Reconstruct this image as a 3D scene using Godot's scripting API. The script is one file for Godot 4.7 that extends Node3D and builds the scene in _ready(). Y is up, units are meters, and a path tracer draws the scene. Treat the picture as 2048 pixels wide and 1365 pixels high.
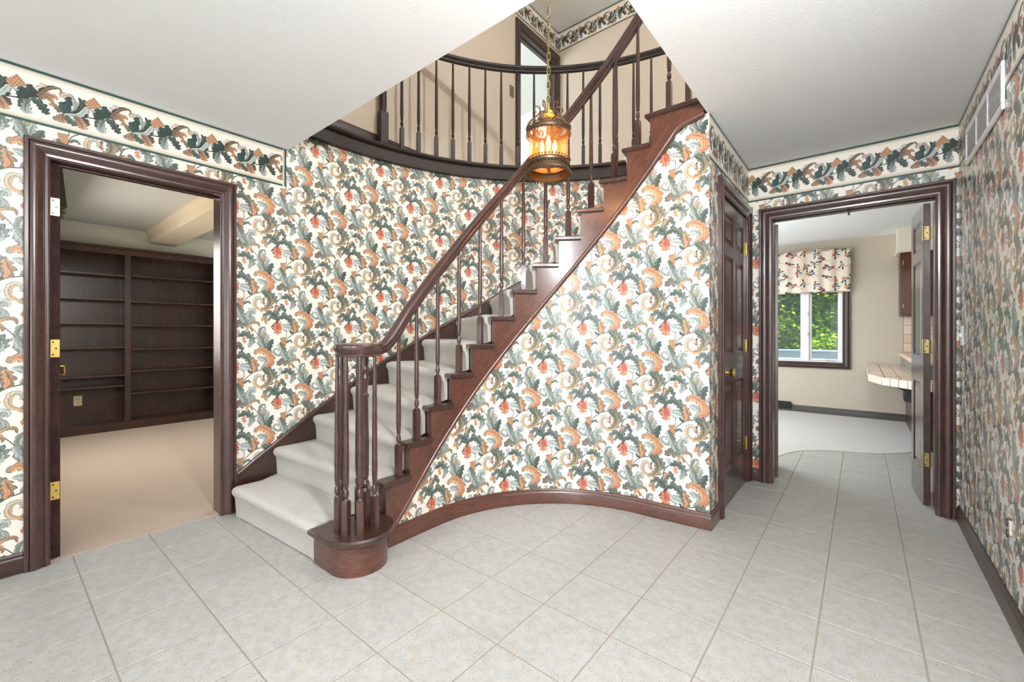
extends Node3D
# A two-storey foyer with a curved stair. x runs right along the back wall, D = -z runs away from the front wall, y is up; metres.

class MB:
	var v := PackedVector3Array()
	var n := PackedVector3Array()
	var t := PackedVector2Array()

	func tri(a: Vector3, b: Vector3, c: Vector3, na: Vector3, nb: Vector3, nc: Vector3, ua: Vector2, ub: Vector2, uc: Vector2) -> void:
		var g := (c - a).cross(b - a)
		if g.dot(na + nb + nc) < 0.0:
			v.append_array([a, c, b]); n.append_array([na, nc, nb]); t.append_array([ua, uc, ub])
		else:
			v.append_array([a, b, c]); n.append_array([na, nb, nc]); t.append_array([ua, ub, uc])

	func quad(a: Vector3, b: Vector3, c: Vector3, d: Vector3, nn: Vector3, ua: Vector2, ub: Vector2, uc: Vector2, ud: Vector2) -> void:
		tri(a, b, c, nn, nn, nn, ua, ub, uc)
		tri(a, c, d, nn, nn, nn, ua, uc, ud)

	# chamfered box; the texture runs along the longest edge
	func box(c: Vector3, s: Vector3, ch := 0.0, bs := Basis(), uo := Vector2.ZERO) -> void:
		var h := s * 0.5
		var k := minf(ch, minf(h.x, minf(h.y, h.z)) * 0.9)
		for ax in 3:
			var b1 := (ax + 1) % 3
			var b2 := (ax + 2) % 3
			if s[b2] > s[b1]:
				var sw := b1; b1 = b2; b2 = sw
			for sg in [-1.0, 1.0]:
				var nn := Vector3.ZERO
				nn[ax] = sg
				var p: Array[Vector3] = []
				var u: Array[Vector2] = []
				for q in [Vector2(-1, -1), Vector2(1, -1), Vector2(1, 1), Vector2(-1, 1)]:
					var w := Vector3.ZERO
					w[ax] = sg * h[ax]
					w[b1] = q.x * (h[b1] - k)
					w[b2] = q.y * (h[b2] - k)
					p.append(c + bs * w)
					u.append(uo + Vector2(w[b1], w[b2] + ax * 0.13))
				quad(p[0], p[1], p[2], p[3], bs * nn, u[0], u[1], u[2], u[3])
		if k <= 0.0:
			return
		for ax in 3:
			var b1 := (ax + 1) % 3
			var b2 := (ax + 2) % 3
			for s1 in [-1.0, 1.0]:
				for s2 in [-1.0, 1.0]:
					var p: Array[Vector3] = []
					for e in [-1.0, 1.0]:
						var w := Vector3.ZERO
						w[ax] = e * (h[ax] - k)
						w[b1] = s1 * h[b1]; w[b2] = s2 * (h[b2] - k)
						p.append(c + bs * w)
						w[b1] = s1 * (h[b1] - k); w[b2] = s2 * h[b2]
						p.append(c + bs * w)
					var nn := Vector3.ZERO
					nn[b1] = s1; nn[b2] = s2
					nn = bs * nn.normalized()
					var L := s[ax]
					quad(p[0], p[1], p[3], p[2], nn, uo, uo + Vector2(0, k), uo + Vector2(L, k), uo + Vector2(L, 0))
		for sx in [-1.0, 1.0]:
			for sy in [-1.0, 1.0]:
				for sz in [-1.0, 1.0]:
					var e := Vector3(sx, sy, sz)
					var nn := bs * e.normalized()
					var a := c + bs * (e * (h - Vector3(0, k, k)))
					var b := c + bs * (e * (h - Vector3(k, 0, k)))
					var d := c + bs * (e * (h - Vector3(k, k, 0)))
					tri(a, b, d, nn, nn, nn, uo, uo, uo)

	# rings of points joined into a skin; edges sharper than the crease stay sharp
	func loft(rings: Array, closed := false, caps := false, crease := 40.0, flip := 0, su := 1.0, sv := 1.0, uo := Vector2.ZERO) -> void:
		var R := rings.size()
		var K: int = rings[0].size()
		var S := K if closed else K - 1
		var fn: Array[PackedVector3Array] = []
		var vote := 0.0
		for i in R - 1:
			var r0: PackedVector3Array = rings[i]
			var r1: PackedVector3Array = rings[i + 1]
			var mid := Vector3.ZERO
			for j in K:
				mid += r0[j] + r1[j]
			mid /= 2.0 * K
			var row := PackedVector3Array()
			for j in S:
				var j2 := (j + 1) % K
				var f := (r1[j2] - r0[j]).cross(r1[j] - r0[j2])
				vote += f.dot((r0[j] + r1[j] + r0[j2] + r1[j2]) * 0.25 - mid)
				row.append(f.normalized())
			fn.append(row)
		var sg := 1.0
		if (flip == 0 and closed and vote < 0.0) or flip < 0:
			sg = -1.0
		var cc := cos(deg_to_rad(crease))
		var ul := PackedFloat32Array([0.0])
		for i in R - 1:
			var q0: PackedVector3Array = rings[i]
			var q1: PackedVector3Array = rings[i + 1]
			ul.append(ul[i] + (q1[0] - q0[0]).length())
		var vl := PackedFloat32Array([0.0])
		var rm: PackedVector3Array = rings[R / 2]
		for j in S:
			vl.append(vl[j] + (rm[(j + 1) % K] - rm[j]).length())
		for i in R - 1:
			var r0: PackedVector3Array = rings[i]
			var r1: PackedVector3Array = rings[i + 1]
			for j in S:
				var j2 := (j + 1) % K
				var me := fn[i][j]
				if me == Vector3.ZERO:
					continue
				var nn: Array[Vector3] = []
				for q in [[0, 0], [0, 1], [1, 1], [1, 0]]:
					var sum := Vector3.ZERO
					for di in [-1, 0]:
						for dj in [-1, 0]:
							var ii: int = i + q[0] + di
							var jj: int = j + q[1] + dj
							if closed:
								jj = posmod(jj, S)
							if ii < 0 or ii >= R - 1 or jj < 0 or jj >= S:
								continue
							var o := fn[ii][jj]
							if o.dot(me) > cc:
								sum += o
					nn.append((sum if sum != Vector3.ZERO else me).normalized() * sg)
				var ua := uo + Vector2(ul[i] * su, vl[j] * sv)
				var ub := uo + Vector2(ul[i] * su, vl[j + 1] * sv)
				var uc := uo + Vector2(ul[i + 1] * su, vl[j + 1] * sv)
				var ud := uo + Vector2(ul[i + 1] * su, vl[j] * sv)
				tri(r0[j], r0[j2], r1[j2], nn[0], nn[1], nn[2], ua, ub, uc)
				tri(r0[j], r1[j2], r1[j], nn[0], nn[2], nn[3], ua, uc, ud)
		if caps:
			for e in [0, R - 1]:
				var ring: PackedVector3Array = rings[e]
				var oth: PackedVector3Array = rings[1 if e == 0 else R - 2]
				var c := Vector3.ZERO
				var c2 := Vector3.ZERO
				for j in K:
					c += ring[j] / K
					c2 += oth[j] / K
				var nm := Vector3.ZERO
				for j in K:
					nm += (ring[j] - c).cross(ring[(j + 1) % K] - c)
				nm = nm.normalized()
				if nm.dot(c - c2) < 0.0:
					nm = -nm
				for j in K:
					var a := ring[j]
					var b := ring[(j + 1) % K]
					tri(c, a, b, nm, nm, nm, uo, uo + Vector2((a - c).length(), 0), uo + Vector2((b - c).length(), 0.02))

	func lathe(prof: Array, segs := 20, at := Vector3.ZERO, crease := 35.0, bs := Basis(), caps := true) -> void:
		var rings := []
		for p in prof:
			var r := PackedVector3Array()
			for k in segs:
				var a := TAU * k / segs
				r.append(at + bs * Vector3(cos(a) * maxf(p.x, 0.0002), p.y, sin(a) * maxf(p.x, 0.0002)))
			rings.append(r)
		loft(rings, true, caps, crease)

	func tube(pts: Array, r0: float, r1: float, segs := 8, closed_path := false) -> void:
		var rings := []
		var N := pts.size()
		var last := Vector3.ZERO
		for i in N:
			var a: Vector3 = pts[posmod(i - 1, N) if closed_path else maxi(i - 1, 0)]
			var b: Vector3 = pts[(i + 1) % N if closed_path else mini(i + 1, N - 1)]
			var d := (b - a).normalized()
			var x := last - d * last.dot(d)
			if x.length() < 0.01:
				x = d.cross(Vector3.UP if absf(d.y) < 0.9 else Vector3.RIGHT)
			x = x.normalized()
			last = x
			var y := d.cross(x)
			var rr := lerpf(r0, r1, float(i) / maxf(N - 1, 1))
			var ring := PackedVector3Array()
			for k in segs:
				var q := TAU * k / segs
				ring.append(pts[i] + (x * cos(q) + y * sin(q)) * rr)
			rings.append(ring)
		if closed_path:
			rings.append(rings[0])
		loft(rings, true, not closed_path, 60.0)

	# a flat outline in plan (x, D) with height
	func prism(poly: PackedVector2Array, y0: float, y1: float, ch := 0.0) -> void:
		var pl := poly.duplicate()
		var area := 0.0
		for i in pl.size():
			area += pl[i].cross(pl[(i + 1) % pl.size()])
		if area < 0.0:
			pl.reverse()
		var idx := Geometry2D.triangulate_polygon(pl)
		var K := pl.size()
		var inset := PackedVector2Array()
		for i in K:
			var d0 := (pl[i] - pl[posmod(i - 1, K)]).normalized()
			var d1 := (pl[(i + 1) % K] - pl[i]).normalized()
			var e := Vector2(-d0.y - d1.y, d0.x + d1.x)
			inset.append(pl[i] + e / maxf(e.length_squared() * 0.5, 0.3) * ch)
		var top := inset if ch > 0.0 else pl
		for side in [[y1, Vector3.UP], [y0, Vector3.DOWN]]:
			for k in range(0, idx.size(), 3):
				var q: Array[Vector3] = []
				var u: Array[Vector2] = []
				for m in 3:
					var p := top[idx[k + m]]
					q.append(Vector3(p.x, side[0], -p.y))
					u.append(p)
				tri(q[0], q[1], q[2], side[1], side[1], side[1], u[0], u[1], u[2])
		var rings := []
		var hs: Array = [y0, y1] if ch <= 0.0 else [y0, y0 + ch, y1 - ch, y1]
		for m in hs.size():
			var ring := PackedVector3Array()
			var src := top if (m == 0 or m == hs.size() - 1) else pl
			for p in src:
				ring.append(Vector3(p.x, hs[m], -p.y))
			rings.append(ring)
		loft(rings, true, false, 30.0)

	func commit(mat: Material, into: ArrayMesh = null) -> ArrayMesh:
		var m := into if into else ArrayMesh.new()
		if v.is_empty():
			return m
		var arr := []
		arr.resize(Mesh.ARRAY_MAX)
		arr[Mesh.ARRAY_VERTEX] = v
		arr[Mesh.ARRAY_NORMAL] = n
		arr[Mesh.ARRAY_TEX_UV] = t
		m.add_surface_from_arrays(Mesh.PRIMITIVE_TRIANGLES, arr)
		m.surface_set_material(m.get_surface_count() - 1, mat)
		return m


# ---------- printed patterns: leaves and stems brushed into a picture that repeats ----------
class Canvas:
	var w: int
	var h: int
	var drop: int      # how far down the pattern slips at each repeat to the side
	var b := PackedByteArray()

	func _init(ww: int, hh: int, dd: int, bg: Color) -> void:
		w = ww; h = hh; drop = dd
		b.resize(w * h * 3)
		for i in w * h:
			b[i * 3] = int(bg.r * 255); b[i * 3 + 1] = int(bg.g * 255); b[i * 3 + 2] = int(bg.b * 255)

	func dot(x: float, y: float, r: int, g: int, bb: int) -> void:
		var xi := floori(x)
		var k := floori(float(xi) / w)
		xi -= k * w
		var yi := floori(y)
		if drop > 0:
			yi = posmod(yi + k * drop, h)
		elif yi < 0 or yi >= h:
			return
		var o := (yi * w + xi) * 3
		b[o] = r; b[o + 1] = g; b[o + 2] = bb

	func blob(x: float, y: float, c: Color) -> void:
		var r := clampi(int(c.r * 255), 0, 255)
		var g := clampi(int(c.g * 255), 0, 255)
		var bb := clampi(int(c.b * 255), 0, 255)
		dot(x, y, r, g, bb); dot(x + 1, y, r, g, bb); dot(x, y + 1, r, g, bb); dot(x + 1, y + 1, r, g, bb)

	func path(f: Array) -> Array:
		var p: Array[Vector2] = []
		for i in range(0, f.size(), 2):
			p.append(Vector2(f[i], f[i + 1]))
		var o: Array[Vector2] = []
		for i in p.size() - 1:
			var a := p[maxi(i - 1, 0)]
			var d := p[mini(i + 2, p.size() - 1)]
			var steps := ceili(p[i].distance_to(p[i + 1]) / 1.1)
			for k in steps:
				o.append(p[i].cubic_interpolate(p[i + 1], a, d, float(k) / steps))
		o.append(p[p.size() - 1])
		return o

	func stem(f: Array, w0: float, w1: float, c: Color) -> void:
		var o := path(f)
		for i in o.size():
			var q: Vector2 = o[i]
			var d: Vector2 = o[mini(i + 1, o.size() - 1)] - o[maxi(i - 1, 0)]
			var nn := d.normalized().orthogonal()
			var hw := lerpf(w0, w1, float(i) / o.size()) * 0.5
			var s := -hw
			while s <= hw:
				var e := s / hw
				blob(q.x + nn.x * s, q.y + nn.y * s, c * (1.15 - 0.35 * absf(e - 0.3)))
				s += 1.1

	# a seed cone: rows of round scales
	func cone(f: Array, hw: float, ca: Color, cb: Color) -> void:
		var a := Vector2(f[0], f[1])
		var b := Vector2(f[2], f[3])
		var d := (b - a).normalized()
		var nn := d.orthogonal()
		var L := a.distance_to(b)
		var r := hw * 0.30
		for i in ceili(L / 1.2):
			var tt := i * 1.2 / L
			var w := hw * (0.55 + 0.45 * tt)
			var s := -w
			while s < w:
				var gx := fposmod(i * 1.2, r * 1.5) / (r * 1.5) - 0.5
				var gy := fposmod(s + r * 0.75 * (floori(i * 1.2 / (r * 1.5)) % 2), r * 1.5) / (r * 1.5) - 0.5
				var e := gx * gx + gy * gy
				var c := ca.lerp(cb, clampf(1.0 - e * 5.0, 0.0, 1.0)) * (1.12 - e * 1.1)
				if absf(s) > w - 2.5 or tt > 0.96:
					c *= 0.75
				blob(a.x + d.x * i * 1.2 + nn.x * s, a.y + d.y * i * 1.2 + nn.y * s, c)
				s += 1.1

	func leaf(f: Array, wl: float, wr: float, lobes: int, dp: float, ca: Color, cb: Color) -> void:
		var o := path(f)
		var N := o.size()
		for i in N:
			var q: Vector2 = o[i]
			var d: Vector2 = (o[mini(i + 2, N - 1)] - o[maxi(i - 2, 0)]).normalized()
			var nn := d.orthogonal()
			var tt := float(i) / N
			var prof := pow(maxf(sin(PI * (0.05 + 0.95 * pow(tt, 0.85))), 0.0), 0.6)
			for side in [1.0, -1.0]:
				var ph := fposmod(tt * lobes + (0.0 if side > 0 else 0.45), 1.0)
				var wd: float = (wl if side > 0 else wr) * prof * (1.0 - dp * 1.75 * pow(ph, 1.5) if lobes > 0 else 1.0)
				var M := ceili(wd / 1.1) + 1
				for j in M:
					var s := float(j) / M
					var fw := s * s * wd * 0.55
					var c := ca.lerp(cb, clampf(tt * 0.75 + s * 0.45 - 0.1, 0.0, 1.0))
					var br: float = 0.98 + 0.05 * side + 0.075 * sin(TAU * (tt * (lobes * 3.0 + 3.0) - s * 0.9)) + 0.17 * (1.0 - absf(s - 0.5) * 2.0)
					if s > 0.87:
						br *= 0.66
					elif s < 0.09:
						br *= 0.80
					blob(q.x + nn.x * s * wd * side + d.x * fw, q.y + nn.y * s * wd * side + d.y * fw, c * br)


const P := {
	"K": Color(0.17, 0.215, 0.20), "G": Color(0.285, 0.335, 0.31), "D": Color(0.15, 0.29, 0.265), "S": Color(0.46, 0.495, 0.47), "B": Color(0.655, 0.68, 0.665),
	"N": Color(0.41, 0.34, 0.30), "T": Color(0.73, 0.59, 0.435), "O": Color(0.755, 0.54, 0.405), "R": Color(0.70, 0.42, 0.345), "E": Color(0.76, 0.30, 0.25),
	"P": Color(0.74, 0.66, 0.63), "M": Color(0.47, 0.40, 0.24)}
const CREAM := Color(0.93, 0.905, 0.86)

func wallpaper() -> ImageTexture:
	var c := Canvas.new(512, 1024, 512, CREAM)
	c.stem([256, 256, 287, 288, 314, 335], 5.8, 5.8, P.G)
	c.stem([350, 391, 362, 450, 359, 514], 5.8, 5.8, P.N)
	c.stem([355, 591, 372, 526, 415, 483, 481, 436, 561, 415], 6.9, 9.2, P.G)
	c.stem([247, 1260, 225, 1178, 220, 1113, 245, 1039, 287, 999, 357, 978], 10.4, 8.1, P.G)
	c.stem([357, 567, 346, 638, 355, 708, 382, 790, 422, 842], 8.1, 5.8, P.G)
	c.stem([430, 861, 481, 919, 537, 997], 6.9, 5.8, P.G)
	c.stem([655, 1242, 647, 1201], 9.2, 6.9, P.G)
	c.leaf([655, 1234, 582, 1190, 543, 1137], 22, 22, 2, 0.35, P.G, P.S)
	c.leaf([643, 1190, 576, 1125, 516, 1090], 25, 25, 3, 0.35, P.G, P.S)
	c.leaf([649, 1237, 610, 1119, 576, 1002, 598, 908], 86, 80, 5, 0.36, P.S, P.B)
	c.leaf([621, 1154, 557, 1066, 516, 992], 41, 33, 4, 0.35, P.S, P.B)
	c.leaf([570, 1037, 537, 955, 561, 894, 602, 880, 609, 910], 25, 19, 2, 0.25, P.S, P.S)
	c.leaf([598, 1096, 585, 1013, 602, 937], 33, 33, 3, 0.35, P.S, P.T)
	c.leaf([627, 1154, 621, 1060, 651, 976], 36, 39, 4, 0.35, P.S, P.B)
	c.leaf([649, 1234, 598, 1107, 557, 978], 14, 14, 0, 0.00, P.G, P.S)
	c.leaf([651, 1239, 658, 1143, 703, 1035], 41, 41, 4, 0.32, P.G, P.G)
	c.leaf([559, 412, 618, 368, 632, 303, 576, 256, 510, 252], 61, 30, 2, 0.15, P.S, P.B)
	c.leaf([627, 373, 688, 315, 662, 221, 598, 168, 531, 159, 494, 203], 64, 55, 6, 0.34, P.R, P.T)
	c.leaf([621, 368, 666, 297, 638, 221, 582, 180], 41, 33, 4, 0.30, P.O, P.T)
	c.leaf([537, 156, 497, 156, 484, 191, 509, 206], 14, 14, 0, 0.00, P.O, P.S)
	c.leaf([602, 393, 655, 373, 707, 338], 28, 25, 3, 0.35, P.R, P.O)
	c.leaf([621, 356, 694, 332, 696, 256], 19, 19, 3, 0.30, P.R, P.O)
	c.leaf([575, 412, 638, 420, 700, 467, 728, 508, 750, 541], 58, 47, 5, 0.36, P.G, P.S)
	c.leaf([598, 479, 582, 532, 602, 573], 25, 25, 3, 0.35, P.N, P.R)
	c.leaf([579, 417, 651, 473, 665, 555, 610, 628, 531, 640], 64, 47, 6, 0.33, P.G, P.T)
	c.leaf([559, 644, 505, 614, 487, 555, 510, 506, 550, 497, 570, 532, 550, 558], 33, 25, 2, 0.15, P.T, P.B)
	c.cone([332, 638, 318, 503], 39.1, P.O, P.T)
	c.leaf([368, 577, 400, 546, 441, 571], 19, 19, 2, 0.25, P.G, P.S)
	c.leaf([419, 843, 355, 755, 312, 673, 269, 573], 66, 58, 5, 0.33, P.S, P.B)
	c.leaf([357, 708, 318, 638, 281, 567], 22, 28, 3, 0.30, P.S, P.G)
	c.leaf([301, 749, 245, 737, 202, 706, 213, 663, 245, 654, 263, 675], 22, 17, 2, 0.20, P.S, P.B)
	c.leaf([415, 843, 348, 843, 287, 826, 243, 877], 58, 44, 5, 0.36, P.S, P.N)
	c.leaf([411, 835, 454, 779, 424, 732, 440, 673, 476, 671, 483, 710], 55, 39, 3, 0.25, P.S, P.B)
	c.leaf([408, 835, 469, 790, 447, 743], 22, 28, 3, 0.30, P.S, P.B)
	c.leaf([427, 851, 481, 816, 528, 828, 539, 868], 22, 17, 2, 0.20, P.T, P.N)
	c.leaf([422, 855, 400, 896, 382, 934], 22, 22, 2, 0.30, P.O, P.T)
	c.leaf([427, 855, 449, 896, 454, 934], 19, 19, 2, 0.30, P.T, P.N)
	c.leaf([287, 999, 292, 961, 267, 917], 33, 36, 3, 0.30, P.B, P.B)
	c.leaf([301, 992, 374, 964, 445, 1013, 474, 1090], 52, 47, 6, 0.38, P.G, P.S)
	c.leaf([374, 1002, 362, 1037, 377, 1079], 28, 28, 3, 0.35, P.O, P.O)
	c.leaf([438, 1019, 441, 1078, 415, 1140], 33, 33, 4, 0.33, P.S, P.B)
	c.leaf([245, 1262, 236, 1178, 269, 1117, 318, 1117, 346, 1183], 50, 50, 5, 0.38, P.S, P.G)
	c.leaf([231, 1166, 245, 1113, 290, 1096], 17, 19, 3, 0.30, P.T, P.O)
	c.leaf([256, 256, 195, 187, 132, 175, 85, 222, 54, 269], 44, 39, 4, 0.36, P.G, P.S)
	c.leaf([256, 256, 194, 233, 157, 234, 137, 281], 30, 28, 2, 0.30, P.G, P.S)
	c.leaf([211, 209, 180, 177, 161, 150], 19, 19, 1, 0.20, P.K, P.S)
	c.leaf([110, 197, 101, 257, 115, 321], 30, 30, 4, 0.35, P.S, P.O)
	c.leaf([88, 215, 65, 250, 58, 283], 19, 17, 3, 0.30, P.O, P.O)
	c.leaf([256, 260, 211, 321, 166, 365], 18, 14, 1, 0.10, P.K, P.N)
	c.leaf([247, 274, 239, 356, 263, 452], 64, 61, 4, 0.32, P.R, P.O)
	c.leaf([254, 297, 269, 356, 252, 385], 36, 33, 2, 0.15, P.R, P.E)
	c.leaf([254, 260, 243, 288, 236, 321], 19, 19, 0, 0.00, P.K, P.R)
	c.leaf([449, 397, 391, 368, 318, 353], 64, 55, 4, 0.22, P.B, P.B)
	c.leaf([419, 315, 427, 262, 418, 215], 28, 30, 3, 0.32, P.N, P.T)
	c.leaf([256, 256, 332, 217, 411, 268, 445, 346, 464, 417], 66, 41, 6, 0.36, P.G, P.S)
	c.leaf([460, 447, 490, 368, 467, 262], 58, 50, 4, 0.35, P.N, P.T)
	c.leaf([464, 440, 481, 379, 460, 321], 17, 22, 2, 0.20, P.O, P.O)
	c.leaf([458, 447, 427, 432, 406, 405], 19, 17, 1, 0.20, P.G, P.G)
	var full := PackedByteArray()
	for y in 1024:
		full.append_array(c.b.slice(y * 1536, y * 1536 + 1536))
		var y2 := (y + 512) % 1024
		full.append_array(c.b.slice(y2 * 1536, y2 * 1536 + 1536))
	return ImageTexture.create_from_image(Image.create_from_data(1024, 1024, false, Image.FORMAT_RGB8, full))


func border_paper() -> ImageTexture:
	var c := Canvas.new(512, 512, 0, CREAM)
	c.stem([-3, 346, 50, 343, 122, 328, 177, 314, 233, 308], 6.5, 10.6, P.K)
	c.leaf([271, 293, 260, 345, 287, 431], 39, 46, 4, 0.28, P.S, P.B)
	c.leaf([229, 299, 233, 340, 224, 391], 19, 19, 2, 0.20, P.G, P.K)
	c.leaf([287, 292, 264, 370, 264, 434], 26, 39, 4, 0.28, P.G, P.B)
	c.leaf([294, 284, 349, 311, 401, 395], 46, 39, 5, 0.33, P.G, P.K)
	c.leaf([-203, 263, -115, 230, -68, 275], 30, 30, 3, 0.30, P.G, P.O)
	c.leaf([-187, 241, -105, 201, -37, 217], 31, 30, 3, 0.30, P.N, P.O)
	c.leaf([-181, 234, -148, 160, -123, 109], 36, 30, 3, 0.25, P.P, P.P)
	c.leaf([-187, 256, -135, 169, -61, 101], 24, 18, 3, 0.30, P.K, P.K)
	c.leaf([-177, 242, -105, 151, -41, 112, -18, 135, -34, 160], 16, 13, 1, 0.10, P.N, P.M)
	c.leaf([233, 302, 233, 250, 248, 196], 39, 36, 3, 0.25, P.K, P.D)
	c.leaf([264, 285, 294, 225, 290, 154], 43, 39, 3, 0.25, P.K, P.D)
	c.leaf([210, 306, 271, 277, 341, 196], 17, 17, 0, 0.00, P.K, P.K)
	c.leaf([-101, 291, -61, 292, -31, 343], 27, 22, 2, 0.25, P.O, P.K)
	c.leaf([-4, 345, 50, 313, 96, 242, 86, 190], 19, 37, 2, 0.10, P.S, P.B)
	c.leaf([-6, 348, 71, 283, 71, 191, 43, 141, -23, 170], 16, 14, 1, 0.10, P.S, P.B)
	c.leaf([39, 158, 8, 167, -13, 191], 19, 37, 3, 0.25, P.P, P.P)
	c.leaf([-10, 339, -20, 290, -23, 236], 19, 49, 3, 0.25, P.G, P.D)
	c.leaf([-6, 335, 25, 282, 43, 162], 43, 28, 3, 0.25, P.D, P.K)
	c.leaf([-4, 350, 86, 298, 122, 211, 100, 143], 22, 31, 2, 0.15, P.K, P.K)
	c.leaf([115, 276, 136, 215, 129, 156], 32, 51, 3, 0.25, P.K, P.G)
	c.leaf([1, 350, 104, 312, 158, 227, 222, 238], 19, 41, 3, 0.20, P.B, P.B)
	c.cone([157, 202, 244, 136], 52.6, P.O, P.T)
	c.leaf([-10, 347, -41, 404, -73, 402], 37, 25, 2, 0.20, P.T, P.N)
	c.leaf([-4, 350, -8, 392, -3, 435], 28, 31, 1, 0.10, P.N, P.O)
	c.leaf([15, 352, 43, 397, 89, 426], 31, 37, 4, 0.33, P.G, P.G)
	c.leaf([71, 340, 115, 385, 140, 446], 50, 48, 4, 0.28, P.N, P.O)
	c.leaf([122, 328, 158, 353, 173, 399], 19, 25, 3, 0.30, P.K, P.N)
	c.leaf([144, 322, 162, 294, 173, 300], 11, 11, 0, 0.00, P.K, P.K)
	var im := Image.create_from_data(512, 512, false, Image.FORMAT_RGB8, c.b)
	for e in [[0, 24, "284a43"], [24, 4, "efe6d8"], [28, 4, "24302c"], [32, 5, "efe6d8"], [37, 16, "d8c8b2"], [57, 4, "dccdb8"], [451, 4, "dccdb8"], [459, 16, "d8c8b2"], [475, 5, "efe6d8"], [480, 4, "24302c"], [484, 4, "efe6d8"], [488, 24, "284a43"]]:
		im.fill_rect(Rect2i(0, e[0], 512, e[1]), Color(e[2]))
	return ImageTexture.create_from_image(im)


func noise(sd: int, fr: float, oct := 3) -> FastNoiseLite:
	var f := FastNoiseLite.new()
	f.seed = sd
	f.noise_type = FastNoiseLite.TYPE_SIMPLEX_SMOOTH
	f.frequency = fr
	f.fractal_octaves = oct
	return f


# grain along u; the picture is mirrored so that it repeats without a seam
func wood_tex() -> ImageTexture:
	var W := 512
	var b := PackedByteArray()
	b.resize(W * W * 3)
	var n1 := noise(3, 0.012, 3)
	var n2 := noise(4, 0.05, 2)
	var n3 := noise(5, 0.11, 2)
	for y in W / 2:
		for x in W / 2:
			var warp := n1.get_noise_2d(x * 0.6, y * 0.8) * 26.0
			var ring := sin((y + warp) * 0.16 + n1.get_noise_2d(x * 0.8 + 900.0, y * 0.6) * 9.0)
			var fib := n2.get_noise_2d(x * 0.35, y * 6.0)
			var pore := maxf(0.0, n3.get_noise_2d(x * 0.25 + 300.0, y * 7.0) - 0.25)
			var k := clampf(0.76 + 0.07 * ring + 0.14 * fib - 0.5 * pore, 0.2, 1.0)
			var big := n1.get_noise_2d(x * 0.5 + 77.0, y * 0.5 + 40.0) * 0.12
			var r := int(clampf(k + big, 0.0, 1.0) * 255)
			var g := int(clampf(k * 0.97 + big * 0.7, 0.0, 1.0) * 255)
			var bb := int(clampf(k * 0.95 + big * 0.5, 0.0, 1.0) * 255)
			for q in [Vector2i(x, y), Vector2i(W - 1 - x, y), Vector2i(x, W - 1 - y), Vector2i(W - 1 - x, W - 1 - y)]:
				var o: int = (q.y * W + q.x) * 3
				b[o] = r; b[o + 1] = g; b[o + 2] = bb
	return ImageTexture.create_from_image(Image.create_from_data(W, W, false, Image.FORMAT_RGB8, b))


func tile_tex() -> ImageTexture:
	var W := 1024
	var b := PackedByteArray()
	b.resize(W * W * 3)
	var n1 := noise(11, 0.006, 4)
	var n2 := noise(12, 0.045, 3)
	var n3 := noise(13, 0.085, 3)
	var n4 := noise(14, 0.012, 3)
	for y in W:
		for x in W:
			var a := n1.get_noise_2d(x, y * 1.6)
			var vein := absf(n2.get_noise_2d(x * 0.55, y * 1.3))
			var fl := n3.get_noise_2d(x * 0.7, y * 1.7)
			var area := n4.get_noise_2d(x, y)
			var k := 0.86 + 0.045 * a
			if vein < 0.05 and area > -0.25:
				k -= 0.12 * (1.0 - vein / 0.05) * (0.45 + area)
			if fl > 0.30 and area > -0.25:
				k -= 1.3 * minf(fl - 0.30, 0.3) * (0.7 + area)
			var warm := clampf(n4.get_noise_2d(x + 500.0, y + 200.0) * 0.5 + 0.12, 0.0, 0.3)
			var o := (y * W + x) * 3
			b[o] = int(clampf(k + 0.005, 0, 1) * 255)
			b[o + 1] = int(clampf(k - warm * 0.05, 0, 1) * 255)
			b[o + 2] = int(clampf(k - 0.018 - warm * 0.13, 0, 1) * 255)
	return ImageTexture.create_from_image(Image.create_from_data(W, W, false, Image.FORMAT_RGB8, b))


func carpet_tex(height: bool) -> ImageTexture:
	var W := 256
	var b := PackedByteArray()
	b.resize(W * W * 3)
	var r := RandomNumberGenerator.new()
	r.seed = 5
	var n1 := noise(21, 0.16, 2)
	for y in W:
		for x in W:
			var a := n1.get_noise_2d(x, y)
			var k: float = 0.5 + 0.6 * a + r.randf_range(-0.25, 0.25) if height else 0.86 + 0.16 * a + r.randf_range(-0.10, 0.10)
			var o := (y * W + x) * 3
			var q := int(clampf(k, 0, 1) * 255)
			b[o] = q; b[o + 1] = q; b[o + 2] = q
	return ImageTexture.create_from_image(Image.create_from_data(W, W, false, Image.FORMAT_RGB8, b))


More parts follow.
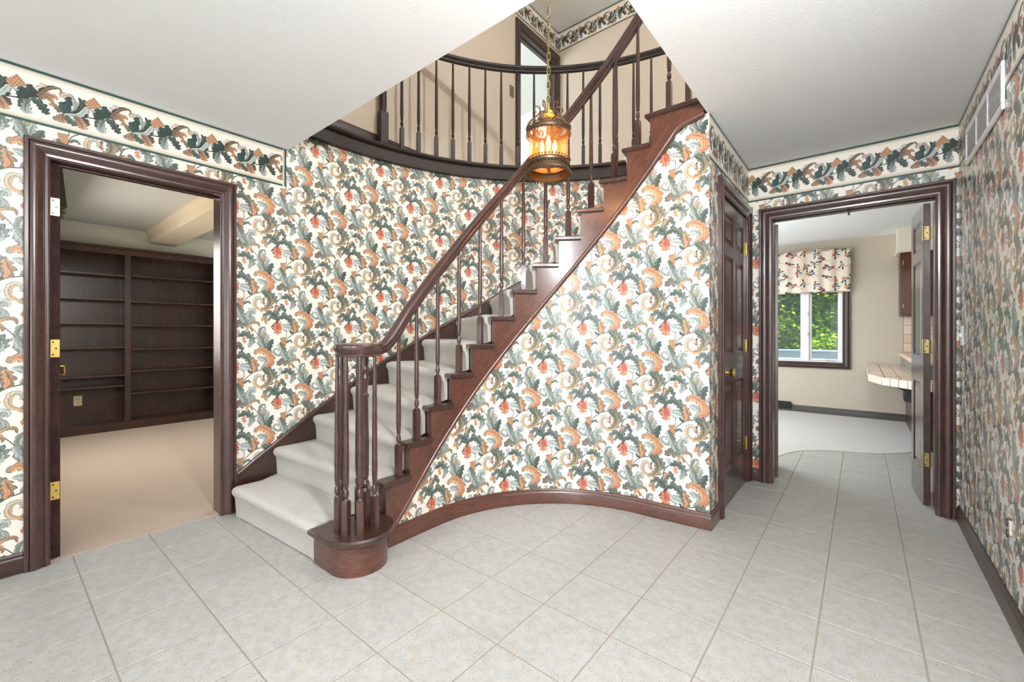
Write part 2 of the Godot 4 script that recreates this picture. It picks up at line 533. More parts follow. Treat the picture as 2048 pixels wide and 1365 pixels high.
func floral_cloth() -> ImageTexture:
	var c := Canvas.new(512, 512, 256, Color(0.93, 0.87, 0.80))
	var r := RandomNumberGenerator.new()
	r.seed = 9
	for k in 12:
		var x := 40.0 + (k % 4) * 124.0 + r.randf_range(-30, 30)
		var y := 60.0 + (k / 4) * 165.0 + r.randf_range(-35, 35)
		c.stem([x, y, x + 50, y + r.randf_range(20, 60), x + 100, y + r.randf_range(-40, 90)], 4, 3, Color(0.36, 0.36, 0.30))
		for m in 3:
			var a := r.randf() * TAU
			var d := Vector2(cos(a), sin(a))
			var s := Vector2(x, y) + d * 26.0
			c.leaf([s.x, s.y, s.x + d.x * 24 + 6, s.y + d.y * 24 + 4, s.x + d.x * 46, s.y + d.y * 46 + 8], 13, 13, 2, 0.1, Color(0.20, 0.30, 0.32), Color(0.36, 0.47, 0.46))
		var col: Color = [Color(0.52, 0.16, 0.22), Color(0.66, 0.30, 0.32), Color(0.72, 0.50, 0.30), Color(0.36, 0.46, 0.54)][k % 4]
		for m in 6:
			var a := TAU * m / 6.0 + r.randf() * 0.5
			c.leaf([x, y, x + cos(a) * 13, y + sin(a) * 13, x + cos(a + 0.4) * 26, y + sin(a + 0.4) * 26], 11, 11, 1, 0.1, col, col.lerp(Color(0.9, 0.72, 0.66), 0.55))
	var full := PackedByteArray()
	for y in 512:
		full.append_array(c.b.slice(y * 1536, y * 1536 + 1536))
		full.append_array(c.b.slice(((y + 256) % 512) * 1536, ((y + 256) % 512) * 1536 + 1536))
	return ImageTexture.create_from_image(Image.create_from_data(1024, 512, false, Image.FORMAT_RGB8, full))


func plaster_tex() -> ImageTexture:
	var W := 256
	var im := Image.create(W, W, false, Image.FORMAT_RGB8)
	var n1 := noise(31, 0.09, 3)
	for y in W:
		for x in W:
			var k := 0.5 + 0.4 * n1.get_noise_2d(x, y)
			im.set_pixel(x, y, Color(k, k, k))
	return ImageTexture.create_from_image(im)


# ---------- materials ----------
var M := {}

func mat(c: Color, rough := 0.6, tex: Texture2D = null, sc := Vector2.ONE, off := Vector2.ZERO, metal := 0.0) -> StandardMaterial3D:
	var m := StandardMaterial3D.new()
	m.albedo_color = c
	m.roughness = rough
	m.metallic = metal
	if tex:
		m.albedo_texture = tex
		m.uv1_scale = Vector3(sc.x, sc.y, 1)
		m.uv1_offset = Vector3(off.x, off.y, 0)
	return m


func make_materials() -> void:
	var wp := wallpaper()
	var bd := border_paper()
	var wd := wood_tex()
	var cp := carpet_tex(false)
	var ch := carpet_tex(true)
	var pl := plaster_tex()
	var wsc := Vector2(1.0 / 0.532, 1.0 / 0.5215)
	# the pattern sits where the hanger started it on each wall
	for e in [["paper_outer", 1.538, 2.026, 0.40], ["paper_inner", 1.587, 1.235, 0.33], ["paper_back", -0.1, 1.75, 0.4], ["paper_right", 0.0, 1.6, 0.24], ["paper_closet", 0.2, 1.5, 0.4]]:
		M[e[0]] = mat(Color(1, 1, 1), e[3], wp, wsc, Vector2(0.25 - e[1] / 0.532, 0.25 + e[2] / 0.5215))
	for e in [["border_left", 0.3478 - 0.265 * 200.0 / 512.0], ["border_back", -0.408 - 0.265 * 200.0 / 512.0], ["border_right", 0.05], ["border_closet", 0.1]]:
		M[e[0]] = mat(Color(1, 1, 1), 0.36, bd, Vector2(1.0 / 0.265, 1.0), Vector2(-e[1] / 0.265, 0))
	M.wood = mat(Color(0.37, 0.245, 0.225), 0.30, wd, Vector2(0.9, 3.2))
	M.wood_deep = mat(Color(0.33, 0.22, 0.19), 0.32, wd, Vector2(0.9, 3.2))
	M.wood_red = mat(Color(0.49, 0.305, 0.25), 0.30, wd, Vector2(1.3, 3.6))
	M.wood_matte = mat(Color(0.33, 0.225, 0.21), 0.62, wd, Vector2(0.9, 3.2))
	M.wood_matte.metallic_specular = 0.25
	M.wood_shaded = mat(Color(0.20, 0.125, 0.09), 0.5, wd, Vector2(0.9, 3.2))  # darker copy of the wood; the gallery shade is put into its colour
	M.wood_case = mat(Color(0.33, 0.225, 0.19), 0.30, wd, Vector2(0.7, 2.4))
	M.wood_cab = mat(Color(0.46, 0.27, 0.17), 0.35, wd, Vector2(0.9, 3.2))
	M.dark_paint = mat(Color(0.30, 0.285, 0.28), 0.4)
	for k in ["wood", "wood_deep", "wood_red"]:
		M[k].clearcoat_enabled = true
		M[k].clearcoat = 0.6
		M[k].clearcoat_roughness = 0.18
	M.ceiling = mat(Color(0.915, 0.92, 0.925), 0.9)
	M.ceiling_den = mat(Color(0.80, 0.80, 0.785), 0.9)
	M.beige = mat(Color(0.82, 0.765, 0.69), 0.75)
	M.kitchen = mat(Color(0.78, 0.735, 0.665), 0.7)
	M.den = mat(Color(0.84, 0.82, 0.75), 0.8)
	M.white = mat(Color(0.92, 0.92, 0.91), 0.7)
	M.white_gloss = mat(Color(0.93, 0.93, 0.93), 0.35)
	for k in ["ceiling", "beige"]:
		M[k].heightmap_enabled = true
		M[k].heightmap_scale = 0.05
		M[k].heightmap_texture = pl
		M[k].uv1_scale = Vector3(2, 2, 1)
	M.carpet = mat(Color(0.88, 0.785, 0.69), 1.0, cp, Vector2(5, 5))
	M.carpet_stair = mat(Color(0.94, 0.915, 0.875), 1.0, cp, Vector2(5, 5))
	M.carpet_kit = mat(Color(0.97, 0.95, 0.915), 1.0, cp, Vector2(5, 5))
	M.carpet_green = mat(Color(0.50, 0.55, 0.38), 1.0, cp, Vector2(5, 5))
	for k in ["carpet", "carpet_stair", "carpet_kit"]:
		M[k].heightmap_enabled = true
		M[k].heightmap_scale = 0.3
		M[k].heightmap_texture = ch
		M[k].rim_enabled = true
		M[k].rim = 0.3
	M.tile = mat(Color(0.82, 0.82, 0.82), 0.42, tile_tex())
	M.grout = mat(Color(0.60, 0.55, 0.51), 0.9)
	M.grout_dark = mat(Color(0.36, 0.30, 0.27), 0.9)
	M.ledge_reflection = mat(Color(0.44, 0.49, 0.48), 0.2)  # grey-green of a reflection, put into the tile ledge as base colour
	M.counter = []
	for c in [Color(0.90, 0.80, 0.72), Color(0.88, 0.77, 0.68), Color(0.91, 0.83, 0.76)]:
		M.counter.append(mat(c, 0.25))
	M.brass = mat(Color(0.86, 0.74, 0.42), 0.30, null, Vector2.ONE, Vector2.ZERO, 1.0)
	M.brass_dull = mat(Color(0.70, 0.63, 0.45), 0.42, null, Vector2.ONE, Vector2.ZERO, 1.0)
	M.bronze = mat(Color(0.42, 0.34, 0.27), 0.42, null, Vector2.ONE, Vector2.ZERO, 0.9)
	M.almond = mat(Color(0.80, 0.74, 0.60), 0.45)
	M.black = mat(Color(0.06, 0.055, 0.05), 0.5)
	M.green = mat(Color(0.165, 0.285, 0.26), 0.4)
	M.valance = mat(Color(1, 1, 1), 0.9, floral_cloth(), Vector2(1.15, 2.3))
	M.valance.backlight_enabled = true
	M.valance.backlight = Color(0.35, 0.35, 0.35)
	M.valance_dark = mat(Color(0.30, 0.33, 0.26), 0.9)
	M.rail_skylit = mat(Color(0.74, 0.86, 0.92), 0.6)  # white rail in shade; blue sky light is put into its colour
	M.lawn = mat(Color(0.30, 0.42, 0.16), 1.0)
	M.deck = mat(Color(0.55, 0.50, 0.45), 0.8)
	M.bark = mat(Color(0.33, 0.27, 0.22), 0.9)
	M.leaf = []
	for c in [Color(0.58, 0.76, 0.16), Color(0.50, 0.70, 0.14), Color(0.68, 0.82, 0.24), Color(0.38, 0.58, 0.14)]:
		var m := mat(c, 0.45)
		m.backlight_enabled = true
		m.backlight = Color(0.55, 0.65, 0.25)
		M.leaf.append(m)
	M.pane = mat(Color(0.95, 1.0, 0.98, 0.04), 0.0)
	M.pane.transparency = BaseMaterial3D.TRANSPARENCY_ALPHA
	M.pane.metallic_specular = 0.2
	M.amber = mat(Color(0.96, 0.52, 0.17, 0.24), 0.05)
	var nt := NoiseTexture2D.new()
	nt.width = 128
	nt.height = 128
	nt.seamless = true
	nt.as_normal_map = true
	nt.bump_strength = 3.0
	nt.noise = noise(41, 0.03, 2)
	M.amber.normal_enabled = true
	M.amber.normal_texture = nt
	M.amber.normal_scale = 0.6
	M.amber.uv1_scale = Vector3(6, 3, 1)
	M.amber.transparency = BaseMaterial3D.TRANSPARENCY_ALPHA
	M.bulb = mat(Color(1, 0.85, 0.6), 0.4)
	M.bulb.emission_enabled = true
	M.bulb.emission = Color(1.0, 0.72, 0.36)
	M.bulb.emission_energy_multiplier = 5.0
	M.fill_globe = mat(Color(0.95, 0.95, 0.93), 0.4)  # glowing globe of the added fill lamps
	M.fill_globe.emission_enabled = true
	M.fill_globe.emission = Color(1, 0.95, 0.87)
	M.fill_globe.emission_energy_multiplier = 1.2
	M.candle = mat(Color(0.93, 0.88, 0.76), 0.5)


# ---------- scene helpers ----------
var taken := {}

func numbered(called: String) -> String:
	taken[called] = taken.get(called, -1) + 1
	return called if taken[called] == 0 else "%s_%03d" % [called, taken[called]]


func tag(o: Node3D, label: String, category: String, group := "", kind := "") -> Node3D:
	o.set_meta("label", label)
	o.set_meta("category", category)
	if group:
		o.set_meta("group", group)
	if kind:
		o.set_meta("kind", kind)
	return o


func thing(called: String, label: String, category: String, at := Vector3.ZERO, turn := 0.0, group := "", kind := "") -> Node3D:
	var o := Node3D.new()
	o.name = numbered(called)
	add_child(o)
	o.position = at
	o.rotation.y = turn
	return tag(o, label, category, group, kind)


func obj(called: String, mesh: Mesh, parent: Node3D = null) -> MeshInstance3D:
	var o := MeshInstance3D.new()
	o.mesh = mesh
	o.cast_shadow = GeometryInstance3D.SHADOW_CASTING_SETTING_ON
	if parent:
		o.name = called
		parent.add_child(o, true)
	else:
		o.name = numbered(called)
		add_child(o)
	return o


func part(called: String, mb: MB, m: Material, parent: Node3D = null) -> MeshInstance3D:
	return obj(called, mb.commit(m), parent)


func V(x: float, y: float, d: float) -> Vector3:
	return Vector3(x, y, -d)


func bx(called: String, x0: float, x1: float, y0: float, y1: float, d0: float, d1: float, m: Material, parent: Node3D = null, ch := 0.0, uo := Vector2.ZERO) -> MeshInstance3D:
	var b := MB.new()
	b.box(V((x0 + x1) / 2, (y0 + y1) / 2, (d0 + d1) / 2), Vector3(x1 - x0, y1 - y0, d1 - d0), ch, Basis(), uo)
	return part(called, b, m, parent)


# a straight wall face from plan point a to b with openings [from, to, y0, y1] along it; th goes to the back side
func wall(called: String, a: Vector2, b: Vector2, y0: float, y1: float, th: Vector2, openings: Array, front: Material, back: Material, s0: float, label: String) -> MeshInstance3D:
	var f := MB.new()
	var k := MB.new()
	var L := a.distance_to(b)
	var dir := (b - a) / L
	var bk := Vector3(th.x, 0, -th.y)
	var nf := -bk.normalized()
	var cuts := [0.0, L]
	for o in openings:
		cuts.append(o[0]); cuts.append(o[1])
	cuts.sort()
	var P3 := func(s: float, y: float) -> Vector3: return V(a.x + dir.x * s, y, a.y + dir.y * s)
	for i in cuts.size() - 1:
		var c0: float = cuts[i]
		var c1: float = cuts[i + 1]
		if c1 - c0 < 0.0005:
			continue
		var spans := [[y0, y1]]
		for o in openings:
			if o[0] <= c0 + 0.0001 and o[1] >= c1 - 0.0001:
				var nx := []
				for sp in spans:
					if o[2] > sp[0]:
						nx.append([sp[0], minf(o[2], sp[1])])
					if o[3] < sp[1]:
						nx.append([maxf(o[3], sp[0]), sp[1]])
				spans = nx
		for sp in spans:
			var p: Array[Vector3] = [P3.call(c0, sp[0]), P3.call(c1, sp[0]), P3.call(c1, sp[1]), P3.call(c0, sp[1])]
			var u: Array[Vector2] = [Vector2(s0 + c0, -sp[0]), Vector2(s0 + c1, -sp[0]), Vector2(s0 + c1, -sp[1]), Vector2(s0 + c0, -sp[1])]
			f.quad(p[0], p[1], p[2], p[3], nf, u[0], u[1], u[2], u[3])
			k.quad(p[0] + bk, p[1] + bk, p[2] + bk, p[3] + bk, -nf, u[0], u[1], u[2], u[3])
			var d3 := Vector3(dir.x, 0, -dir.y)
			k.quad(p[0], p[3], p[3] + bk, p[0] + bk, -d3, u[0], u[3], u[3], u[0])
			k.quad(p[1], p[2], p[2] + bk, p[1] + bk, d3, u[1], u[2], u[2], u[1])
			k.quad(p[0], p[1], p[1] + bk, p[0] + bk, Vector3.DOWN, u[0], u[1], u[1], u[0])
			k.quad(p[3], p[2], p[2] + bk, p[3] + bk, Vector3.UP, u[3], u[2], u[2], u[3])
	var me := f.commit(front)
	k.commit(back, me)
	var o := obj(called, me)
	tag(o, label, "wall", "", "structure")
	return o


# a profile [(across, out)] swept along plan-and-height points with mitred corners; side vectors given per point
func sweep(prof: Array, pts: Array, side: Array, up: Array, closed := true, crease := 30.0) -> MB:
	var rings := []
	for i in pts.size():
		var r := PackedVector3Array()
		for p in prof:
			r.append(pts[i] + side[i] * p.x + up[i] * p.y)
		rings.append(r)
	var b := MB.new()
	b.loft(rings, closed, true, crease)
	return b


const CASING := [Vector2(0, 0), Vector2(0, 0.011), Vector2(0.006, 0.013), Vector2(0.009, 0.018), Vector2(0.018, 0.019), Vector2(0.021, 0.014), Vector2(0.026, 0.016), Vector2(0.034, 0.024), Vector2(0.046, 0.030), Vector2(0.060, 0.032), Vector2(0.067, 0.029), Vector2(0.070, 0.022), Vector2(0.073, 0.026), Vector2(0.085, 0.026), Vector2(0.088, 0.023), Vector2(0.088, 0)]

# casing round an opening on a wall: a, b plan points of the opening's sides at the wall face, out = away from the wall
func casing(a: Vector2, b: Vector2, top: float, out: Vector2, m: Material, parent: Node3D, base := 0.0, sill := false) -> void:
	var along := (b - a).normalized()
	var s := Vector3(along.x, 0, -along.y)
	var o := Vector3(out.x, 0, -out.y)
	var pts := [V(a.x, base, a.y), V(a.x, top, a.y), V(b.x, top, b.y), V(b.x, base, b.y)]
	var sides := [-s, -s + Vector3.UP, s + Vector3.UP, s]
	if sill:
		pts = [V(a.x, base, a.y), V(a.x, top, a.y), V(b.x, top, b.y), V(b.x, base, b.y), V(a.x, base, a.y)]
		sides = [-s + Vector3.DOWN, -s + Vector3.UP, s + Vector3.UP, s + Vector3.DOWN, -s + Vector3.DOWN]
	for k in pts.size() - 1:
		var mb := sweep(CASING, [pts[k], pts[k + 1]], [sides[k], sides[k + 1]], [o, o], true, 34.0)
		part("casing", mb, m, parent)


# lining of an opening through the wall
func jamb(a: Vector2, b: Vector2, top: float, back: Vector2, m: Material, parent: Node3D, base := 0.0, th := 0.018) -> void:
	var along := (b - a).normalized()
	var t0 := minf(0.0, 0.0)
	for e in [[a, -1.0], [b, 1.0]]:
		var p: Vector2 = e[0] + along * e[1] * th * 0.5 + back * 0.5
		var mb := MB.new()
		var sz := Vector3(absf(along.x) * th + absf(back.x), top + th - base, absf(along.y) * th + absf(back.y))
		mb.box(V(p.x, (top + th + base) / 2, p.y), sz, 0.002)
		part("jamb", mb, m, parent)
	var c := (a + b) * 0.5 + back * 0.5
	var L := a.distance_to(b)
	var mb2 := MB.new()
	mb2.box(V(c.x, top + th * 0.5, c.y), Vector3(absf(along.x) * L + absf(back.x), th, absf(along.y) * L + absf(back.y)), 0.002)
	part("head_jamb", mb2, m, parent)
	# door stop
	var c2 := (a + b) * 0.5 + back * 0.62
	var mb3 := MB.new()
	mb3.box(V(c2.x, top - 0.006 + t0, c2.y), Vector3(absf(along.x) * L + absf(back.normalized().x) * 0.03, 0.012, absf(along.y) * L + absf(back.normalized().y) * 0.03), 0.002)
	part("door_stop", mb3, m, parent)


# a moulded door leaf in its own axes: width along +x from the hinge at 0, thickness along z (centred), rows of [y0, y1]
func door_leaf(w: float, h: float, cols: int, rows: Array, m: Material, parent: Node3D, th := 0.035) -> void:
	var st := 0.095 if cols == 2 else 0.085
	var mid := 0.085
	var pw := (w - 2 * st - (mid if cols == 2 else 0.0)) / cols
	var cells := []
	for c in cols:
		cells.append([st + c * (pw + mid), st + c * (pw + mid) + pw])
	var y := 0.0
	var edges := [0.0]
	for r in rows:
		edges.append(r[0]); edges.append(r[1])
	edges.append(h)
	var fr := MB.new()
	for k in range(0, edges.size(), 2):
		fr.box(Vector3(w / 2, (edges[k] + edges[k + 1]) / 2, 0), Vector3(w - 2 * st + 0.001, edges[k + 1] - edges[k], th), 0.0015)
	fr.box(Vector3(st / 2, h / 2, 0), Vector3(st, h, th), 0.0015)
	fr.box(Vector3(w - st / 2, h / 2, 0), Vector3(st, h, th), 0.0015)
	if cols == 2:
		fr.box(Vector3(w / 2, h / 2, 0), Vector3(mid, h - 0.01, th - 0.0006), 0.0015)
	part("stile_frame", fr, m, parent)
	for r in rows:
		for c in cells:
			var cx: float = (c[0] + c[1]) / 2
			var cy: float = (r[0] + r[1]) / 2
			var pn := MB.new()
			for sg in [-1.0, 1.0]:
				var rings := []
				for q in [[0.0, th / 2 - 0.0005], [0.012, th / 2 - 0.011], [0.016, th / 2 - 0.012], [0.040, th / 2 - 0.004], [0.044, th / 2 - 0.003]]:
					var hw: float = (c[1] - c[0]) / 2 - q[0]
					var hh: float = (r[1] - r[0]) / 2 - q[0]
					var z: float = sg * q[1]
					rings.append(PackedVector3Array([Vector3(cx - hw, cy - hh, z), Vector3(cx + hw, cy - hh, z), Vector3(cx + hw, cy + hh, z), Vector3(cx - hw, cy + hh, z)]))
				pn.loft(rings, true, false, 20.0, 0)
				var last: PackedVector3Array = rings[4]
				var nz := Vector3(0, 0, sg)
				pn.quad(last[0], last[1], last[2], last[3], nz, Vector2(0, 0), Vector2(0, 0.2), Vector2(0.6, 0.2), Vector2(0.6, 0))
			part("panel", pn, m, parent)


func hinge(at: Vector3, leaf_dir: Vector3, normal: Vector3, w: float, parent: Node3D, m: Material) -> void:
	var mb := MB.new()
	var bs := Basis(leaf_dir, Vector3.UP, leaf_dir.cross(Vector3.UP))
	mb.box(at + leaf_dir * w * 0.5 + normal * 0.0012, Vector3(w, 0.09, 0.0024), 0.0008, bs)
	mb.lathe([Vector2(0.0055, -0.05), Vector2(0.0062, -0.045), Vector2(0.0062, 0.045), Vector2(0.0055, 0.05)], 10, at + normal * 0.004 - leaf_dir * 0.004)
	var o := part("hinge", mb, m, parent)
	o.set_meta("label", "brass butt hinge")
	for q in [Vector2(0.3, 0.032), Vector2(0.62, 0.0), Vector2(0.3, -0.032)]:
		var sc := MB.new()
		var b2 := Basis(leaf_dir, normal, leaf_dir.cross(normal))
		sc.lathe([Vector2(0.0042, 0), Vector2(0.0036, 0.0008), Vector2(0.0, 0.001)], 8, at + leaf_dir * w * q.x + Vector3.UP * q.y + normal * 0.0024, 35.0, b2)
		part("screw", sc, M.black, o)


func knob(at: Vector3, dir: Vector3, parent: Node3D) -> void:
	var mb := MB.new()
	var x := dir.cross(Vector3.UP).normalized()
	var bs := Basis(x, dir, x.cross(dir))
	mb.lathe([Vector2(0.0, 0), Vector2(0.031, 0.0), Vector2(0.031, 0.004), Vector2(0.024, 0.009), Vector2(0.012, 0.012), Vector2(0.010, 0.030), Vector2(0.016, 0.036), Vector2(0.026, 0.047), Vector2(0.030, 0.062), Vector2(0.027, 0.068), Vector2(0.0, 0.070)], 18, at, 35.0, bs)
	var o := part("knob", mb, M.brass, parent)
	o.set_meta("label", "round brass knob")

func _ready() -> void:
	# ----- camera, sky, sun, daylight at the windows, exposure -----
	var cam := Camera3D.new()
	cam.name = "camera"
	cam.position = Vector3(0, 1.153, 0)
	cam.rotation.y = 0.6848
	cam.projection = Camera3D.PROJECTION_FRUSTUM
	cam.near = 0.05
	cam.far = 200.0
	cam.size = 0.05 * 1365.0 / 856.5
	cam.frustum_offset = Vector2(0, -0.05 * 16.8 / 856.5)      # a shift lens
	add_child(cam)
	cam.make_current()

	var env := Environment.new()
	env.background_mode = Environment.BG_SKY
	var sky := Sky.new()
	var sm := ProceduralSkyMaterial.new()
	sm.sky_top_color = Color(0.42, 0.60, 0.85)
	sm.sky_horizon_color = Color(0.80, 0.86, 0.92)
	sm.ground_bottom_color = Color(0.40, 0.42, 0.36)
	sm.ground_horizon_color = Color(0.62, 0.64, 0.60)
	sm.sky_energy_multiplier = 1.3
	sky.sky_material = sm
	env.sky = sky
	env.tonemap_mode = Environment.TONE_MAPPER_LINEAR
	env.tonemap_exposure = 1.0
	env.sdfgi_enabled = true
	env.ssao_enabled = true
	env.ssil_enabled = true
	var we := WorldEnvironment.new()
	we.name = "environment"
	we.environment = env
	add_child(we)

	var sun := DirectionalLight3D.new()
	sun.name = "sun"
	sun.rotation_degrees = Vector3(-50, 82, 0)
	sun.light_energy = 3.2
	sun.light_color = Color(1.0, 0.96, 0.88)
	sun.light_angular_distance = 0.5
	sun.shadow_enabled = true
	add_child(sun)

	# window light: one panel of daylight inside each unseen window, some of them added for light
	daylight("foyer_window_daylight", V(-1.34, 1.30, -3.54), Vector3(0, 0, 0), Vector2(2.85, 1.75), 7.0, Color(0.96, 0.985, 1.0))
	daylight("side_room_fill_light", V(2.05, 1.30, -3.54), Vector3(0, 0, 0), Vector2(1.7, 1.75), 12.0, Color(0.96, 0.985, 1.0))  # panel added at a made-up window to brighten the hallway
	daylight("den_window_daylight", V(-5.15, 1.45, 0.17), Vector3(-20, 0, 0), Vector2(1.4, 1.2), 3.6, Color(1.0, 0.96, 0.91))
	daylight("den_side_window_daylight", V(-4.9, 1.45, 3.50), Vector3(-24, 180, 0), Vector2(1.6, 1.3), 3.4, Color(0.90, 0.95, 1.0))
	daylight("kitchen_fill_light", V(-2.28, 1.15, 5.7), Vector3(-15, -90, 0), Vector2(2.2, 1.9), 6.5, Color(0.95, 0.98, 1.0))  # panel added out of view to light the kitchen; the patio door is made up
	daylight("bedroom_window_daylight", V(-5.0, 3.95, 3.05), Vector3(0, 0, 0), Vector2(1.6, 1.3), 8.0, Color(0.96, 0.98, 1.0))

	make_materials()
	build_shell()
	build_floor()
	build_den()
	build_kitchen()
	build_upstairs()
	build_outside()
	build_stair()
	build_gallery()
	build_doors()
	build_lantern()
	build_small_things()


func daylight(called: String, at: Vector3, turn: Vector3, size: Vector2, energy: float, c: Color) -> void:
	var a := AreaLight3D.new()
	a.name = called
	a.area_size = size
	a.light_energy = energy
	a.light_color = c
	a.area_range = 30.0
	a.area_attenuation = 2.0
	a.shadow_enabled = true
	a.position = at
	a.rotation_degrees = turn
	add_child(a)


const BASE := [Vector2(0, 0), Vector2(0.016, 0), Vector2(0.016, 0.068), Vector2(0.013, 0.076), Vector2(0.010, 0.080), Vector2(0.010, 0.088), Vector2(0.006, 0.095), Vector2(0, 0.097)]

# baseboard along plan points; the room lies on the given side
func baseboard(called: String, pl: Array, side: float, m: Material, label: String) -> void:
	var pts := []
	var sd := []
	var up := []
	for i in pl.size():
		var p: Vector2 = pl[i]
		var a: Vector2 = (p - pl[i - 1]).normalized() if i > 0 else Vector2.ZERO
		var b: Vector2 = (pl[i + 1] - p).normalized() if i < pl.size() - 1 else Vector2.ZERO
		var n := Vector2.ZERO
		for e in [a, b]:
			n += Vector2(e.y, -e.x) * side
		if a != Vector2.ZERO and b != Vector2.ZERO:
			n = n / (n.length_squared() * 0.5)
		pts.append(V(p.x, 0.0, p.y))
		sd.append(Vector3(n.x, 0, -n.y))
		up.append(Vector3.UP)
	var o := part(called, sweep(BASE, pts, sd, up, true, 30.0), m)
	tag(o, label, "baseboard", "", "structure")


func strip(called: String, a: Vector2, b: Vector2, y0: float, y1: float, out: Vector2, u0: float, u1: float, m: Material, parent: Node3D) -> void:
	var f := MB.new()
	var o := out.normalized() * 0.0015
	var p0 := a + o
	var p1 := b + o
	var nn := V(out.x, 0, out.y).normalized()
	f.quad(V(p0.x, y0, p0.y), V(p1.x, y0, p1.y), V(p1.x, y1, p1.y), V(p0.x, y1, p0.y), nn, Vector2(u0, 1), Vector2(u1, 1), Vector2(u1, 0), Vector2(u0, 0))
	f.quad(V(a.x, y0, a.y), V(b.x, y0, b.y), V(p1.x, y0, p1.y), V(p0.x, y0, p0.y), Vector3.DOWN, Vector2(u0, 1), Vector2(u1, 1), Vector2(u1, 0.99), Vector2(u0, 0.99))
	part(called, f, m, parent)


func front_window(called: String, at: Vector3, w: float, label: String) -> void:
	var fw := thing(called, label, "window", at, 0.0, "", "structure")
	pane_frame(fw, -w / 2, w / 2, 0.0, 1.82, 0.04, 0.06, 0.0, M.white_gloss, "frame")
	var n := 3 if w > 2.0 else 2
	for i in n:
		var x0 := -w / 2 + 0.04 + i * (w - 0.08) / n
		var x1 := x0 + (w - 0.08) / n
		if i > 0:
			var mb := MB.new()
			mb.box(Vector3(x0, 0.91, 0), Vector3(0.04, 1.74, 0.06), 0.004)
			part("mullion", mb, M.white_gloss, fw)
		var pb := MB.new()
		pb.box(Vector3((x0 + x1) / 2, 0.91, 0), Vector3(x1 - x0 - 0.03, 1.74, 0.005))
		part("pane", pb, M.pane, fw)


func slab(called: String, poly: Array, y0: float, y1: float, m: Material, label: String, cat: String, ch := 0.0) -> MeshInstance3D:
	var b := MB.new()
	b.prism(PackedVector2Array(poly), y0, y1, ch)
	var o := part(called, b, m)
	tag(o, label, cat, "", "structure")
	return o


